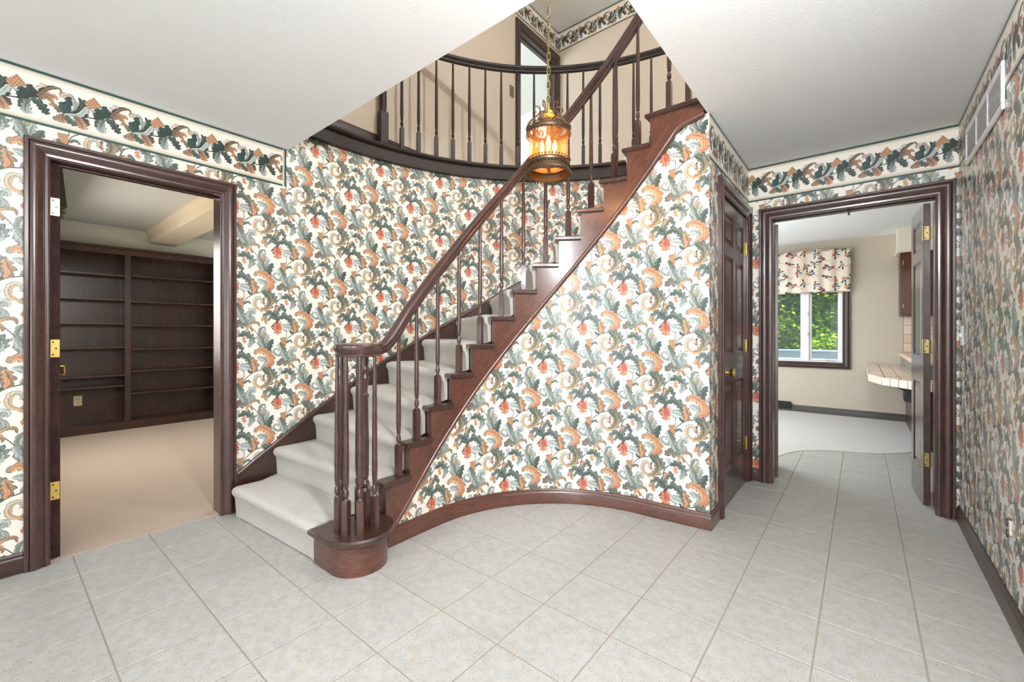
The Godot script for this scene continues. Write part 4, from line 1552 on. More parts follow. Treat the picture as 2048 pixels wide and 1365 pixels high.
func build_gallery() -> void:
	# fascia of the upper floor along the top of the curved wall
	var rings := []
	var s := 1.345
	while s <= 4.98:
		var r := PackedVector3Array()
		for e in [[2.064, 2.577], [2.062, 2.579], [2.062, 2.672], [2.044, 2.676], [2.036, 2.684], [2.034, 2.694], [2.038, 2.704], [2.048, 2.709], [2.16, 2.709], [2.16, 2.577]]:
			var p := p_out(s, e[0])
			r.append(V(p.x, e[1], p.y))
		rings.append(r)
		s += 0.06
	var f := MB.new()
	f.loft(rings, true, true, 28.0)
	tag(part("trim_1", f, M.wood_shaded), "dark wood fascia board curving below the upstairs balustrade", "trim", "", "structure")
	var g := thing("balustrade", "curved upstairs gallery balustrade of dark turned balusters with moulded rail", "railing", V(-2.4, 2.709, 3.1))
	var base := -g.position
	var pts := []
	var a := 172.0
	while a >= 84.0:
		var t := deg_to_rad(a)
		pts.append(V(CX + 2.10 * cos(t), 3.636, CD + 2.10 * sin(t)) + base)
		a -= 3.0
	rail(pts, M.wood_shaded, "handrail", g)
	for e in [164.6, 160.5, 156.1, 151.9, 147.7, 143.6, 139.5, 135.2, 131.0, 126.7, 122.4, 118.4, 114.2, 110.1, 106.0, 101.8, 97.7, 93.6, 89.5]:
		var t := deg_to_rad(e)
		baluster(0.90, g, V(CX + 2.095 * cos(t), 2.709, CD + 2.095 * sin(t)) + base, t, 0.195, 1.0, M.wood_shaded)
	var t := deg_to_rad(169.2)
	var at := V(CX + 2.09 * cos(t), 2.709, CD + 2.09 * sin(t)) + base
	var mb := MB.new()
	mb.box(at + Vector3(0, 0.135, 0), Vector3(0.072, 0.27, 0.072), 0.006, Basis(Vector3.UP, t))
	mb.lathe([Vector2(0.034, 0.27), Vector2(0.027, 0.285), Vector2(0.030, 0.32), Vector2(0.029, 0.55), Vector2(0.024, 0.85), Vector2(0.032, 0.87), Vector2(0.032, 0.91)], 18, at, 30.0)
	mb.box(at + Vector3(0, 0.97, 0), Vector3(0.066, 0.16, 0.066), 0.006, Basis(Vector3.UP, t))
	part("newel_post", mb, M.wood_shaded, g)



func build_den() -> void:
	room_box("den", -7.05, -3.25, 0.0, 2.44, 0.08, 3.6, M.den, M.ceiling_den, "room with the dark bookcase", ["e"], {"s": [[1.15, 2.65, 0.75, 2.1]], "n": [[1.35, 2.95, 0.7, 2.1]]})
	wall("wall_den_right", Vector2(-3.25, 3.6), Vector2(-3.25, 1.33), 0, 2.44, Vector2(0.1, 0), [], M.den, M.den, 0.0, "inner wall of the bookcase room beside the stair")
	slab("floor_den", [Vector2(-7.05, 0.08), Vector2(-3.155, 0.08), Vector2(-3.155, 3.6), Vector2(-7.05, 3.6)], -0.06, 0.006, M.carpet, "warm beige carpet of the bookcase room", "carpet")
	# ceiling beam with a small crown
	var bm := MB.new()
	var prof := []
	for e in [[1.30, 2.285], [1.30, 2.375], [1.292, 2.379], [1.288, 2.392], [1.272, 2.412], [1.262, 2.425], [1.262, 2.44], [1.60, 2.44], [1.60, 2.425], [1.59, 2.412], [1.574, 2.392], [1.57, 2.379], [1.562, 2.375], [1.562, 2.285]]:
		prof.append(e)
	var rings := []
	for x in [-7.04, -3.26]:
		var r := PackedVector3Array()
		for e in prof:
			r.append(V(x, e[1], e[0]))
		rings.append(r)
	bm.loft(rings, true, true, 25.0)
	tag(part("ceiling_beam", bm, mat(Color(0.86, 0.80, 0.70), 0.6)), "beige boxed ceiling beam with crown moulding above the bookcase", "beam", "", "structure")
	# bookcase
	var k := thing("bookcase", "dark stained built-in bookcase of open shelves along the far wall", "bookcase", V(-6.9, 0, 1.1))
	var bp := k.position
	var put := func(called: String, x0: float, x1: float, y0: float, y1: float, d0: float, d1: float, m: Material, ch: float) -> MeshInstance3D:
		var o := bx(called, x0, x1, y0, y1, d0, d1, m, k, ch)
		o.position = -bp
		return o
	put.call("back_panel", -7.045, -7.03, 0.09, 2.12, 0.13, 1.055, M.wood_case, 0.0)
	put.call("back_panel", -7.045, -7.03, 0.09, 2.12, 1.055, 1.99, M.wood_case, 0.0)
	put.call("side_panel", -7.03, -6.78, 0.09, 2.12, 0.13, 0.155, M.wood_case, 0.001)
	put.call("side_panel", -7.03, -6.78, 0.09, 2.12, 1.955, 1.98, M.wood_case, 0.001)
	put.call("divider", -7.03, -6.78, 0.09, 2.12, 1.04, 1.07, M.wood_case, 0.001)
	put.call("face_stile", -6.78, -6.757, 0.10, 2.12, 0.12, 0.17, M.wood_case, 0.002)
	put.call("face_stile", -6.78, -6.757, 0.10, 2.12, 1.028, 1.083, M.wood_case, 0.002)
	put.call("face_stile", -6.78, -6.757, 0.10, 2.12, 1.945, 1.995, M.wood_case, 0.002)
	put.call("face_rail", -6.781, -6.756, 2.07, 2.125, 0.12, 1.995, M.wood_case, 0.002)
	put.call("top_panel", -7.04, -6.76, 2.12, 2.135, 0.12, 1.995, M.wood_case, 0.001)
	put.call("crown", -7.04, -6.735, 2.135, 2.16, 0.12, 2.01, M.wood_case, 0.006)
	put.call("base_plinth", -7.03, -6.745, 0.006, 0.10, 0.12, 2.005, M.wood_case, 0.004)
	for y in [1.835, 1.548, 1.268, 0.99, 0.66, 0.535]:
		put.call("shelf", -7.028, -6.772, y - 0.02, y, 0.157, 1.038, M.wood_case, 0.002)
	for y in [1.845, 1.535, 1.251, 0.963, 0.699, 0.43]:
		put.call("shelf", -7.028, -6.772, y - 0.02, y, 1.072, 1.953, M.wood_case, 0.002)
	for d in [1.295, 1.485, 1.675]:
		var hk := MB.new()
		var pts := []
		for q in [Vector2(0, 0), Vector2(0, -0.03), Vector2(0.012, -0.052), Vector2(0.032, -0.05), Vector2(0.04, -0.032)]:
			pts.append(V(-6.80 + q.x, 1.825 + q.y, d) - bp)
		hk.tube(pts, 0.006, 0.005, 8)
		hk.lathe([Vector2(0, 0), Vector2(0.012, 0.002), Vector2(0.012, 0.008), Vector2(0, 0.012)], 10, V(-6.80, 1.812, d) - bp)
		part("hook", hk, M.black, k)
	outlet(V(-7.029, 0.362, 0.66), Vector3(1, 0, 0), M.almond, "almond duplex outlet on the bookcase back panel low down")
	# window in the near wall, its valance just shows past the open door
	var wv := thing("window_2", "den window in the near wall with dark valance", "window", V(-5.15, 0.75, 0.03), 0.0, "", "structure")
	for e in [[-0.75, 0.0, 0.04, 1.35], [0.71, 0.0, 0.04, 1.35], [-0.75, 0.0, 1.5, 0.04], [-0.75, 1.31, 1.5, 0.04], [-0.02, 0.0, 0.04, 1.35]]:
		var mb := MB.new()
		mb.box(Vector3(e[0] + e[2] / 2, e[1] + e[3] / 2, 0), Vector3(e[2], e[3], 0.05), 0.003)
		part("frame", mb, M.white_gloss, wv)
	for x in [-0.365, 0.365]:
		var mb := MB.new()
		mb.box(Vector3(x, 0.675, 0), Vector3(0.69, 1.27, 0.005))
		part("pane", mb, M.pane, wv)
	var vb := MB.new()
	rings = []
	for i in 7:
		var y := lerpf(2.02, 2.34, i / 6.0)
		var r := PackedVector3Array()
		var fl := 0.016 * (1.0 - i / 6.0)
		for j in 31:
			var x := lerpf(-6.0, -4.3, j / 30.0)
			r.append(V(x, y + (0.008 * sin(j * 1.3) if i == 0 else 0.0), 0.345 + fl * sin(j * 1.9) - 0.02 * (i / 6.0)))
		for j in 31:
			var x := lerpf(-4.3, -6.0, j / 30.0)
			r.append(V(x, y, 0.10))
		rings.append(r)
	vb.loft(rings, true, true, 60.0)
	tag(part("valance", vb, M.valance_dark), "dark green gathered valance peeping past the open den door", "valance")


func pane_frame(o: Node3D, x0: float, x1: float, y0: float, y1: float, w: float, th: float, z: float, m: Material, called: String) -> void:
	for e in [[x0, x0 + w, y0, y1], [x1 - w, x1, y0, y1], [x0 + w, x1 - w, y0, y0 + w], [x0 + w, x1 - w, y1 - w, y1]]:
		var mb := MB.new()
		mb.box(Vector3((e[0] + e[1]) / 2, (e[2] + e[3]) / 2, z), Vector3(e[1] - e[0], e[3] - e[2], th), 0.003)
		part(called, mb, m, o)


func build_kitchen() -> void:
	room_box("kitchen", -2.4, 2.4, 0.0, 2.44, 3.91, 7.48, M.kitchen, M.ceiling, "kitchen", ["s"], {"n": [[0.66, 2.20, 0.725, 2.12]], "w": [[0.7, 2.9, 0.05, 2.1]]})
	wall("wall_kitchen_near_left", Vector2(-1.02, 3.92), Vector2(-2.4, 3.92), 0, 2.44, Vector2(0, -0.02), [], M.kitchen, M.kitchen, 0.0, "near kitchen wall left of the doorway")
	wall("wall_kitchen_near_right", Vector2(2.4, 3.92), Vector2(0.585, 3.92), 0, 2.44, Vector2(0, -0.1), [], M.kitchen, M.kitchen, 0.0, "near kitchen wall right of the doorway")
	# carpet with a curved front edge where the tile stops
	var ed := [Vector2(-2.4, 4.05), Vector2(-0.95, 4.05), Vector2(-0.72, 4.2), Vector2(-0.63, 4.45), Vector2(-0.585, 4.72), Vector2(-0.47, 4.99), Vector2(-0.28, 5.17), Vector2(-0.10, 5.25), Vector2(0.10, 5.34), Vector2(0.285, 5.515), Vector2(0.40, 5.69), Vector2(0.46, 5.95), Vector2(0.46, 7.48), Vector2(-2.4, 7.48)]
	var sm := []
	for i in ed.size():
		if i < 1 or i > 11:
			sm.append(ed[i])
		else:
			for k in 4:
				sm.append(ed[i].cubic_interpolate(ed[mini(i + 1, 12)], ed[i - 1], ed[mini(i + 2, 12)], k / 4.0) if i < 11 else ed[i].lerp(ed[i + 1], k / 4.0))
	slab("floor_kitchen_carpet", sm, -0.05, 0.004, M.carpet_kit, "pale carpet with a curved edge meeting the kitchen tile", "carpet")
	slab("floor_kitchen", [Vector2(0.46, 3.9), Vector2(2.4, 3.9), Vector2(2.4, 7.48), Vector2(0.46, 7.48)], -0.12, -0.105, M.grout, "kitchen subfloor below the cabinets", "floor")
	slab("floor_kitchen_left", [Vector2(-2.4, 3.9), Vector2(-0.95, 3.9), Vector2(-0.95, 4.06), Vector2(-2.4, 4.06)], -0.05, 0.0, M.carpet_kit, "kitchen floor strip by the near wall", "floor")
	# window with three white casements in a dark casing
	var w := thing("window_3", "kitchen casement window with white sashes in dark casing", "window", V(-0.97, 0.725, 7.48), 0.0, "", "structure")
	var wb := -w.position
	var z := -0.045
	pane_frame(w, -0.765, 0.765, 0.005, 1.39, 0.022, 0.09, z, M.white_gloss, "frame")
	for x in [[-0.743, -0.27], [-0.27, 0.27], [0.27, 0.743]]:
		pass
	for x in [-0.345, 0.345]:
		var mb := MB.new()
		mb.box(Vector3(x, 0.70, z), Vector3(0.075, 1.35, 0.085), 0.004)
		part("mullion", mb, M.white_gloss, w)
	for x in [[-0.742, -0.383], [-0.307, 0.307], [0.383, 0.742]]:
		pane_frame(w, x[0], x[1], 0.03, 1.366, 0.03, 0.045, z - 0.005, M.white_gloss, "sash")
		var mb := MB.new()
		mb.box(Vector3((x[0] + x[1]) / 2, 0.70, z), Vector3(x[1] - x[0] - 0.055, 1.28, 0.005))
		part("pane", mb, M.pane, w)
	for y in [0.33, 0.62]:
		var mb := MB.new()
		mb.box(Vector3(0.372, y + 0.08, 0.004), Vector3(0.022, 0.05, 0.018), 0.004)
		part("latch", mb, M.almond, w)
	var cr := MB.new()
	cr.box(Vector3(0.60, 0.036, 0.006), Vector3(0.05, 0.014, 0.018), 0.004)
	cr.tube([Vector3(0.60, 0.04, 0.012), Vector3(0.63, 0.03, 0.03), Vector3(0.66, 0.024, 0.034)], 0.005, 0.005, 8)
	part("crank", cr, M.almond, w)
	var cs := Node3D.new()
	casing(Vector2(-1.735, 7.48), Vector2(-0.205, 7.48), 2.115, Vector2(0, -1), M.wood_case, w, 0.735, true)
	for c in w.get_children():
		if str(c.name).begins_with("casing"):
			var mi: MeshInstance3D = c
			mi.position = wb
			mi.scale = Vector3.ONE
	cs.free()
	# gathered floral valance
	var rings := []
	for i in 9:
		var t := i / 8.0
		var y := lerpf(1.715, 2.30, t)
		var r := PackedVector3Array()
		for sd in [1, -1]:
			for j in 61:
				var jj: int = j if sd > 0 else 60 - j
				var x := lerpf(-1.83, -0.115, jj / 60.0)
				var amp := 0.017 * (1.0 - 0.5 * t) + (0.006 if t > 0.88 else 0.0)
				var dd := 7.395 + amp * sin(jj * 1.05 + 0.5 * sin(jj * 0.37)) + 0.004 * sin(jj * 2.3 + t * 4.0) + (0.0 if t < 0.86 else 0.008 * sin(jj * 2.1))
				var hem := (0.006 * sin(jj * 0.9) if i == 0 else (0.016 * sin(jj * 0.95) if i == 8 else 0.0))
				r.append(V(x, y + hem - 0.012 * sin(jj * 0.11), dd + (0.0 if sd > 0 else 0.006)))
		rings.append(r)
	var vm := MB.new()
	vm.loft(rings, true, true, 70.0)
	for i in vm.v.size():
		vm.t[i] = Vector2(vm.v[i].x, -vm.v[i].y)
	var vo := thing("valance", "cream gathered valance printed with red and blue flowers over kitchen window", "valance", V(-0.97, 2.0, 7.42))
	var vp := part("cloth", vm, M.valance, vo)
	vp.position = -vo.position
	var rod := MB.new()
	rod.tube([V(-1.84, 2.245, 7.445) - vo.position, V(-0.10, 2.245, 7.445) - vo.position], 0.008, 0.008, 8)
	rod.box(V(-0.12, 2.245, 7.465) - vo.position, Vector3(0.012, 0.02, 0.05), 0.002)
	rod.box(V(-1.82, 2.245, 7.465) - vo.position, Vector3(0.012, 0.02, 0.05), 0.002)
	part("rod", rod, M.white, vo)
	baseboard("baseboard_kitchen", [Vector2(-2.4, 7.48), Vector2(0.437, 7.48)], 1.0, M.dark_paint, "dark baseboard along the kitchen window wall")
	var rg := thing("floor_register", "dark metal heating register on the kitchen baseboard", "register", V(-0.93, 0.04, 7.455))
	bx("frame", -0.13, 0.13, 0.0, 0.10, -0.012, 0.008, M.black, rg, 0.004)
	for i in 9:
		var mb := MB.new()
		mb.box(Vector3(-0.104 + i * 0.026, 0.05, 0.014), Vector3(0.006, 0.07, 0.006), 0.001)
		part("slat", mb, M.dark_paint, rg)
	# breakfast bar: tiled low bar and raised counter along the cabinet backs
	var bar := thing("breakfast_bar", "low tiled breakfast bar with grey bracket against a dark cabinet back", "counter", V(0.3, 0, 6.5))
	var bo := -bar.position
	var top := [Vector2(0.06, 7.46), Vector2(0.06, 5.62), Vector2(0.15, 5.26), Vector2(0.37, 4.95), Vector2(0.62, 4.80), Vector2(0.62, 7.46)]
	var sl := MB.new()
	sl.prism(PackedVector2Array(top), 0.662, 0.7335, 0.0)
	part("bar_top", sl, M.grout_dark, bar).position = bo
	var poly := PackedVector2Array(top)
	var r := RandomNumberGenerator.new()
	r.seed = 12
	for i in 6:
		for j in 26:
			var x0 := 0.06 + i * 0.106
			var d0 := 7.46 - (j + 1) * 0.106
			var cell := PackedVector2Array([Vector2(x0 + 0.003, d0 + 0.003), Vector2(x0 + 0.103, d0 + 0.003), Vector2(x0 + 0.103, d0 + 0.103), Vector2(x0 + 0.003, d0 + 0.103)])
			for piece in Geometry2D.intersect_polygons(cell, poly):
				if piece.size() < 3:
					continue
				var ar := 0.0
				for e in piece.size():
					ar += piece[e].cross(piece[(e + 1) % piece.size()])
				if absf(ar) < 0.0012:
					continue
				var mb := MB.new()
				mb.prism(piece, 0.7275, 0.736, 0.0012)
				part("counter_tile", mb, M.counter[r.randi() % 3], bar).position = bo
	for e in top.size() - 2:
		var a: Vector2 = top[e]
		var b: Vector2 = top[e + 1]
		var L := a.distance_to(b)
		var cnt := maxi(1, roundi(L / 0.106))
		var dir := (b - a) / L
		var nrm := Vector2(dir.y, -dir.x)
		if nrm.dot(a - Vector2(0.5, 6.3)) < 0:
			nrm = -nrm
		for c in cnt:
			var m := a + dir * (c + 0.5) * L / cnt + nrm * 0.004
			var mb := MB.new()
			mb.box(V(m.x, 0.700, m.y), Vector3(L / cnt - 0.007, 0.070, 0.009), 0.002, Basis(V(dir.x, 0, dir.y), Vector3.UP, V(dir.x, 0, dir.y).cross(Vector3.UP)))
			part("edge_tile", mb, M.counter[2], bar).position = bo
	bx("cabinet_back", 0.437, 0.62, 0.0, 0.66, 5.75, 7.47, M.wood_case, bar, 0.002).position = bo
	bx("raised_wall", 0.40, 0.62, 0.737, 0.858, 5.30, 7.47, M.ledge_reflection, bar, 0.002).position = bo
	bx("raised_counter", 0.365, 0.70, 0.86, 0.90, 5.28, 7.47, M.counter[1], bar, 0.006).position = bo
	for dk in [7.1, 5.86]:
		var br := MB.new()
		var outl := []
		for q in [Vector2(0.435, 0.66), Vector2(0.12, 0.66), Vector2(0.14, 0.645), Vector2(0.24, 0.625), Vector2(0.31, 0.59), Vector2(0.335, 0.55), Vector2(0.325, 0.50), Vector2(0.335, 0.47), Vector2(0.37, 0.455), Vector2(0.395, 0.44), Vector2(0.388, 0.37), Vector2(0.40, 0.315), Vector2(0.435, 0.30)]:
			outl.append(q)
		var rg2 := []
		for dd in [dk - 0.025, dk + 0.025]:
			var ring := PackedVector3Array()
			for q in outl:
				ring.append(V(q.x, q.y, dd))
			rg2.append(ring)
		br.loft(rg2, true, false, 30.0)
		var flat := PackedVector2Array(outl)
		var idx := Geometry2D.triangulate_polygon(flat)
		for k in range(0, idx.size(), 3):
			for dd in [[dk - 0.025, Vector3(0, 0, 1)], [dk + 0.025, Vector3(0, 0, -1)]]:
				br.tri(V(flat[idx[k]].x, flat[idx[k]].y, dd[0]), V(flat[idx[k + 1]].x, flat[idx[k + 1]].y, dd[0]), V(flat[idx[k + 2]].x, flat[idx[k + 2]].y, dd[0]), dd[1], dd[1], dd[1], Vector2.ZERO, Vector2.ZERO, Vector2.ZERO)
		part("bracket", br, M.dark_paint, bar).position = bo
	# wall cabinet under its soffit, tiled splashback below
	var cab := thing("wall_cabinet", "brown wooden kitchen wall cabinet with a raised-panel door", "cabinet", V(0.7, 1.365, 7.3))
	bx("body", -0.33, 0.60, 0.0, 0.775, -0.15, 0.175, M.wood_cab, cab, 0.003)
	for x in [-0.30, 0.155]:
		var dr := Node3D.new()
		dr.name = "door"
		cab.add_child(dr, true)
		dr.position = Vector3(x, 0.02, 0.16)
		door_leaf(0.42, 0.735, 1, [[0.06, 0.675]], M.wood_cab, dr, 0.02)
		var kb := MB.new()
		kb.lathe([Vector2(0, 0), Vector2(0.006, 0), Vector2(0.006, 0.012), Vector2(0.014, 0.02), Vector2(0.012, 0.028), Vector2(0, 0.03)], 12, Vector3(0.385, 0.10, 0.01), 35.0, Basis(Vector3.RIGHT, Vector3.BACK, Vector3.DOWN))
		part("knob", kb, M.brass_dull, dr)
		for y in [0.10, 0.63]:
			var hg := MB.new()
			hg.lathe([Vector2(0.005, -0.025), Vector2(0.005, 0.025)], 8, Vector3(-0.004, y, 0.008))
			part("hinge", hg, M.brass_dull, dr)
	var sf := bx("soffit", 0.345, 2.4, 2.165, 2.44, 7.09, 7.475, mat(Color(0.93, 0.89, 0.82), 0.6))
	tag(sf, "cream boxed soffit above the kitchen wall cabinet", "soffit", "", "structure")
	var lip := bx("trim_2", 0.335, 2.4, 2.140, 2.165, 7.08, 7.475, mat(Color(0.90, 0.86, 0.78), 0.6), null, 0.004)
	tag(lip, "cream trim strip between soffit and kitchen wall cabinet", "trim", "", "structure")
	var bs := thing("splashback", "beige square tiles with brown joints on the kitchen wall below cabinet", "tiles", V(0.75, 0.9, 7.474), 0.0, "", "structure")
	bx("grout", -0.335, 0.32, 0.002, 0.462, -0.005, 0.008, M.grout_dark, bs)
	for i in 6:
		for j in 4:
			var mb := MB.new()
			mb.box(Vector3(-0.279 + i * 0.109, 0.059 + j * 0.115, 0.007), Vector3(0.104, 0.110, 0.006), 0.0015)
			part("wall_tile", mb, M.counter[(i * 2 + j) % 3], bs)


func build_upstairs() -> void:
	wall("wall_upper_left", Vector2(-3.125, 1.2), Vector2(-3.125, 4.80), 2.60, 5.14, Vector2(-0.12, 0), [[2.775, 3.535, 2.60, 4.738]], M.beige, M.white, 0.0, "beige upstairs wall with a dark framed doorway")
	wall("wall_upper_back", Vector2(-3.125, 4.80), Vector2(2.0, 4.80), 2.60, 5.14, Vector2(0, 0.12), [], M.beige, M.beige, 0.0, "beige upstairs wall behind the gallery balustrade")
	wall("wall_upper_right", Vector2(2.0, 4.80), Vector2(2.0, 1.2), 2.60, 5.14, Vector2(0.12, 0), [], M.beige, M.beige, 0.0, "plain beige end wall of the upstairs hall")
	wall("wall_upper_near", Vector2(2.0, 1.2), Vector2(-3.125, 1.2), 2.60, 5.14, Vector2(0, -0.12), [], M.beige, M.beige, 0.0, "upstairs wall above the foyer ceiling")
	slab("ceiling_upper", [Vector2(-3.25, 1.1), Vector2(2.1, 1.1), Vector2(2.1, 4.92), Vector2(-3.25, 4.92)], 5.14, 5.24, M.ceiling, "pale ceiling high above the stairwell", "ceiling")
	var ub := thing("trim_3", "leafy wallpaper border round the top of the upstairs walls", "border", Vector3.ZERO, 0.0, "", "structure")
	strip("wallpaper_border", Vector2(-3.125, 1.2), Vector2(-3.125, 4.80), 4.878, 5.138, Vector2(1, 0), 1.2, 4.80, M.border_left, ub)
	strip("wallpaper_border", Vector2(-3.125, 4.80), Vector2(2.0, 4.80), 4.878, 5.138, Vector2(0, -1), 4.80, 9.925, M.border_left, ub)
	baseboard_at("baseboard_upper_left", [Vector2(-3.125, 1.35), Vector2(-3.125, 3.884)], 2.705, "dark baseboard of the upstairs wall left of its doorway")
	baseboard_at("baseboard_upper_back", [Vector2(-3.125, 4.80), Vector2(2.0, 4.80)], 2.705, "dark baseboard along the upstairs back wall")
	var d := thing("door_4", "upstairs doorway with dark moulded casing opening to a white room", "door", V(-3.125, 2.70, 4.35), 0.0, "", "structure")
	var before := d.get_child_count()
	casing(Vector2(-3.125, 3.975), Vector2(-3.125, 4.735), 4.738, Vector2(1, 0), M.wood_deep, d, 2.705)
	jamb(Vector2(-3.125, 3.993), Vector2(-3.125, 4.717), 4.72, Vector2(-0.12, 0), M.wood_deep, d, 2.705)
	for i in range(before, d.get_child_count()):
		(d.get_child(i) as Node3D).position = -d.position
	# the white room beyond
	room_box("bedroom", -6.4, -3.245, 2.60, 5.14, 2.95, 6.2, M.white, M.white, "white upstairs room beyond the doorway", ["e"], {"s": [[0.6, 2.2, 3.3, 4.6]]})
	wall("wall_bedroom_right", Vector2(-3.246, 6.2), Vector2(-3.246, 4.93), 2.6, 5.14, Vector2(0.1, 0), [], M.white, M.white, 0.0, "white bedroom wall beside the doorway")
	slab("floor_bedroom", [Vector2(-6.4, 2.95), Vector2(-3.13, 2.95), Vector2(-3.13, 6.2), Vector2(-6.4, 6.2)], 2.60, 2.712, M.carpet_green, "olive green carpet of the white upstairs room", "carpet")
	fill_pendant(V(-0.35, 5.14, 2.3), 0.55, "added white pendant lamp out of view that brightens the upper stairwell", 3.2)  # fill lamp added out of view for the upstairs walls and ceiling
	fill_pendant(V(0.0, 2.44, 0.55), 0.33, "added white pendant lamp above the viewer that evens the foyer light", 4.4)  # fill lamp added over the viewer to light foyer and hallway evenly
	fill_pendant(V(-1.35, 2.44, 5.0), 0.45, "added white pendant lamp hidden in the kitchen that brightens the hall floor", 0.85)  # fill lamp added behind the wall to brighten the floor at the doorway
	switch_plate("switch_plate", V(-3.1245, 3.93, 3.815), Vector3(1, 0, 0), M.bronze, "ornate dark switch plate beside the upstairs doorway", 0.085, 0.14, true)


func fill_pendant(at: Vector3, drop: float, label: String, energy: float) -> void:  # a made-up lamp, hung out of view as fill light
	var o := thing("fill_pendant", label, "lamp", at)
	var b := MB.new()
	b.lathe([Vector2(0.0, 0.0), Vector2(0.06, 0.0), Vector2(0.06, -0.01), Vector2(0.02, -0.03), Vector2(0.0, -0.03)], 24)
	part("canopy", b, M.brass_dull, o)
	var r := MB.new()
	r.lathe([Vector2(0.006, -0.02), Vector2(0.006, -drop + 0.10)], 8)
	part("rod", r, M.brass_dull, o)
	var g := MB.new()
	var pr := []
	for k in 13:
		var a := PI * k / 12.0
		pr.append(Vector2(sin(a) * 0.10, cos(a) * 0.10 - drop))
	g.lathe(pr, 28)
	part("globe", g, M.fill_globe, o)
	var l := OmniLight3D.new()
	l.name = "fill_light"
	l.light_energy = energy
	l.light_color = Color(0.97, 0.985, 1.0)
	l.light_size = 0.09
	l.omni_range = 30.0
	l.omni_attenuation = 2.0
	l.shadow_enabled = true
	l.position = Vector3(0, -drop, 0)
	o.add_child(l, true)


func baseboard_at(called: String, pl: Array, y: float, label: String) -> void:
	var n0 := get_child_count()
	baseboard(called, pl, 1.0, M.wood_deep, label)
	(get_child(n0) as Node3D).position.y = y


func build_outside() -> void:
	slab("ground", [Vector2(-40, -30), Vector2(40, -30), Vector2(40, 60), Vector2(-40, 60)], -0.75, -0.6, M.lawn, "grass lawn round the house", "lawn")
	slab("deck", [Vector2(-5, 7.62), Vector2(3, 7.62), Vector2(3, 10.1), Vector2(-5, 10.1)], -0.25, -0.1, M.deck, "wooden deck outside the kitchen window", "deck")
	var rl := thing("deck_railing", "white deck railing with blue sky light put into its colour outside the kitchen window", "railing", V(-1.2, -0.1, 9.6))
	bx("cap_rail", -3.5, 3.5, 0.90, 0.935, -0.07, 0.07, M.rail_skylit, rl, 0.006)
	bx("top_rail", -3.5, 3.5, 0.79, 0.895, -0.02, 0.02, M.rail_skylit, rl, 0.004)
	bx("bottom_rail", -3.5, 3.5, 0.08, 0.16, -0.02, 0.02, M.rail_skylit, rl, 0.004)
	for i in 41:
		bx("baluster", -3.5 + i * 0.172, -3.5 + i * 0.172 + 0.06, 0.16, 0.79, -0.018, 0.018, M.rail_skylit, rl, 0.003)
	var r := RandomNumberGenerator.new()
	r.seed = 77
	var lf := MB.new()
	for q in [0.0, 1.0]:
		var sgn := 1.0 if q == 0.0 else -1.0
		lf.tri(Vector3(0, 0, 0), Vector3(sgn * 0.42, 0.10, 0.45), Vector3(0, 0, 1), Vector3(-sgn * 0.2, 1, 0).normalized(), Vector3(-sgn * 0.2, 1, 0).normalized(), Vector3(-sgn * 0.2, 1, 0).normalized(), Vector2.ZERO, Vector2.ZERO, Vector2.ZERO)
	var spots := [[-2.3, 13.2, 2.3, 0, "bright broad-leaved tree straight beyond the kitchen window left sash"], [0.2, 13.8, 2.4, 2, "yellow-green leafy tree behind the kitchen window right sash"], [-4.8, 14.5, 2.6, 1, "full green tree further left beyond the deck railing"], [-1.0, 16.5, 3.4, 3, "deep green tree standing behind the two bright trees"], [2.8, 15.0, 2.8, 0, "leafy green tree on the right of the garden"], [-0.9, 12.4, 1.7, 2, "low bright bushy tree just beyond the deck railing"], [-2.4, 20.0, 4.0, 1, "tall green tree at the back of the garden on the left"], [1.4, 19.5, 4.0, 3, "tall green tree at the back of the garden on the right"]]
	for sp in spots:
		var t := thing("tree", sp[4], "tree", V(sp[0], -0.6, sp[1]))
		var tk := MB.new()
		tk.tube([Vector3.ZERO, Vector3(0.04, 0.8, 0.02), Vector3(-0.03, 1.8, 0), Vector3(0.05, 3.2, 0.05)], 0.17, 0.06, 10)
		for b in 6:
			var a := TAU * b / 6.0 + 0.4
			tk.tube([Vector3(0, 1.0 + b * 0.3, 0), Vector3(cos(a) * 0.6, 1.5 + b * 0.35, sin(a) * 0.6), Vector3(cos(a) * 1.3, 2.2 + b * 0.4, sin(a) * 1.3)], 0.05, 0.015, 6)
		part("trunk", tk, M.bark, t)
		for kk in 2:
			var mm := MultiMesh.new()
			mm.transform_format = MultiMesh.TRANSFORM_3D
			mm.mesh = lf.commit(M.leaf[(sp[3] + kk) % 4])
			var cnt := 42000 if sp[1] < 15.5 else 18000
			mm.instance_count = cnt
			var clumps := []
			for c in 80:
				var u := r.randf() * TAU
				var cy := r.randf_range(-1.0, 1.0)
				var cr: float = sqrt(1.0 - cy * cy) * r.randf_range(0.55, 1.0)
				clumps.append(Vector3(cos(u) * cr * sp[2], 2.4 + cy * sp[2], sin(u) * cr * sp[2]))
			for i in cnt:
				var cl: Vector3 = clumps[r.randi() % 80]
				var e: Vector3 = Vector3(r.randfn(), r.randfn() * 0.75, r.randfn()) * 0.13 * sp[2]
				var bs := Basis.from_euler(Vector3(r.randf_range(-0.9, 0.9), r.randf() * TAU, r.randf_range(-0.9, 0.9))).scaled(Vector3.ONE * (r.randf_range(0.055, 0.11) if sp[1] < 15.5 else r.randf_range(0.14, 0.24)))
				mm.set_instance_transform(i, Transform3D(bs, cl + e))
			var mi := MultiMeshInstance3D.new()
			mi.name = "foliage"
			mi.multimesh = mm
			mi.set_meta("kind", "stuff")
			t.add_child(mi, true)



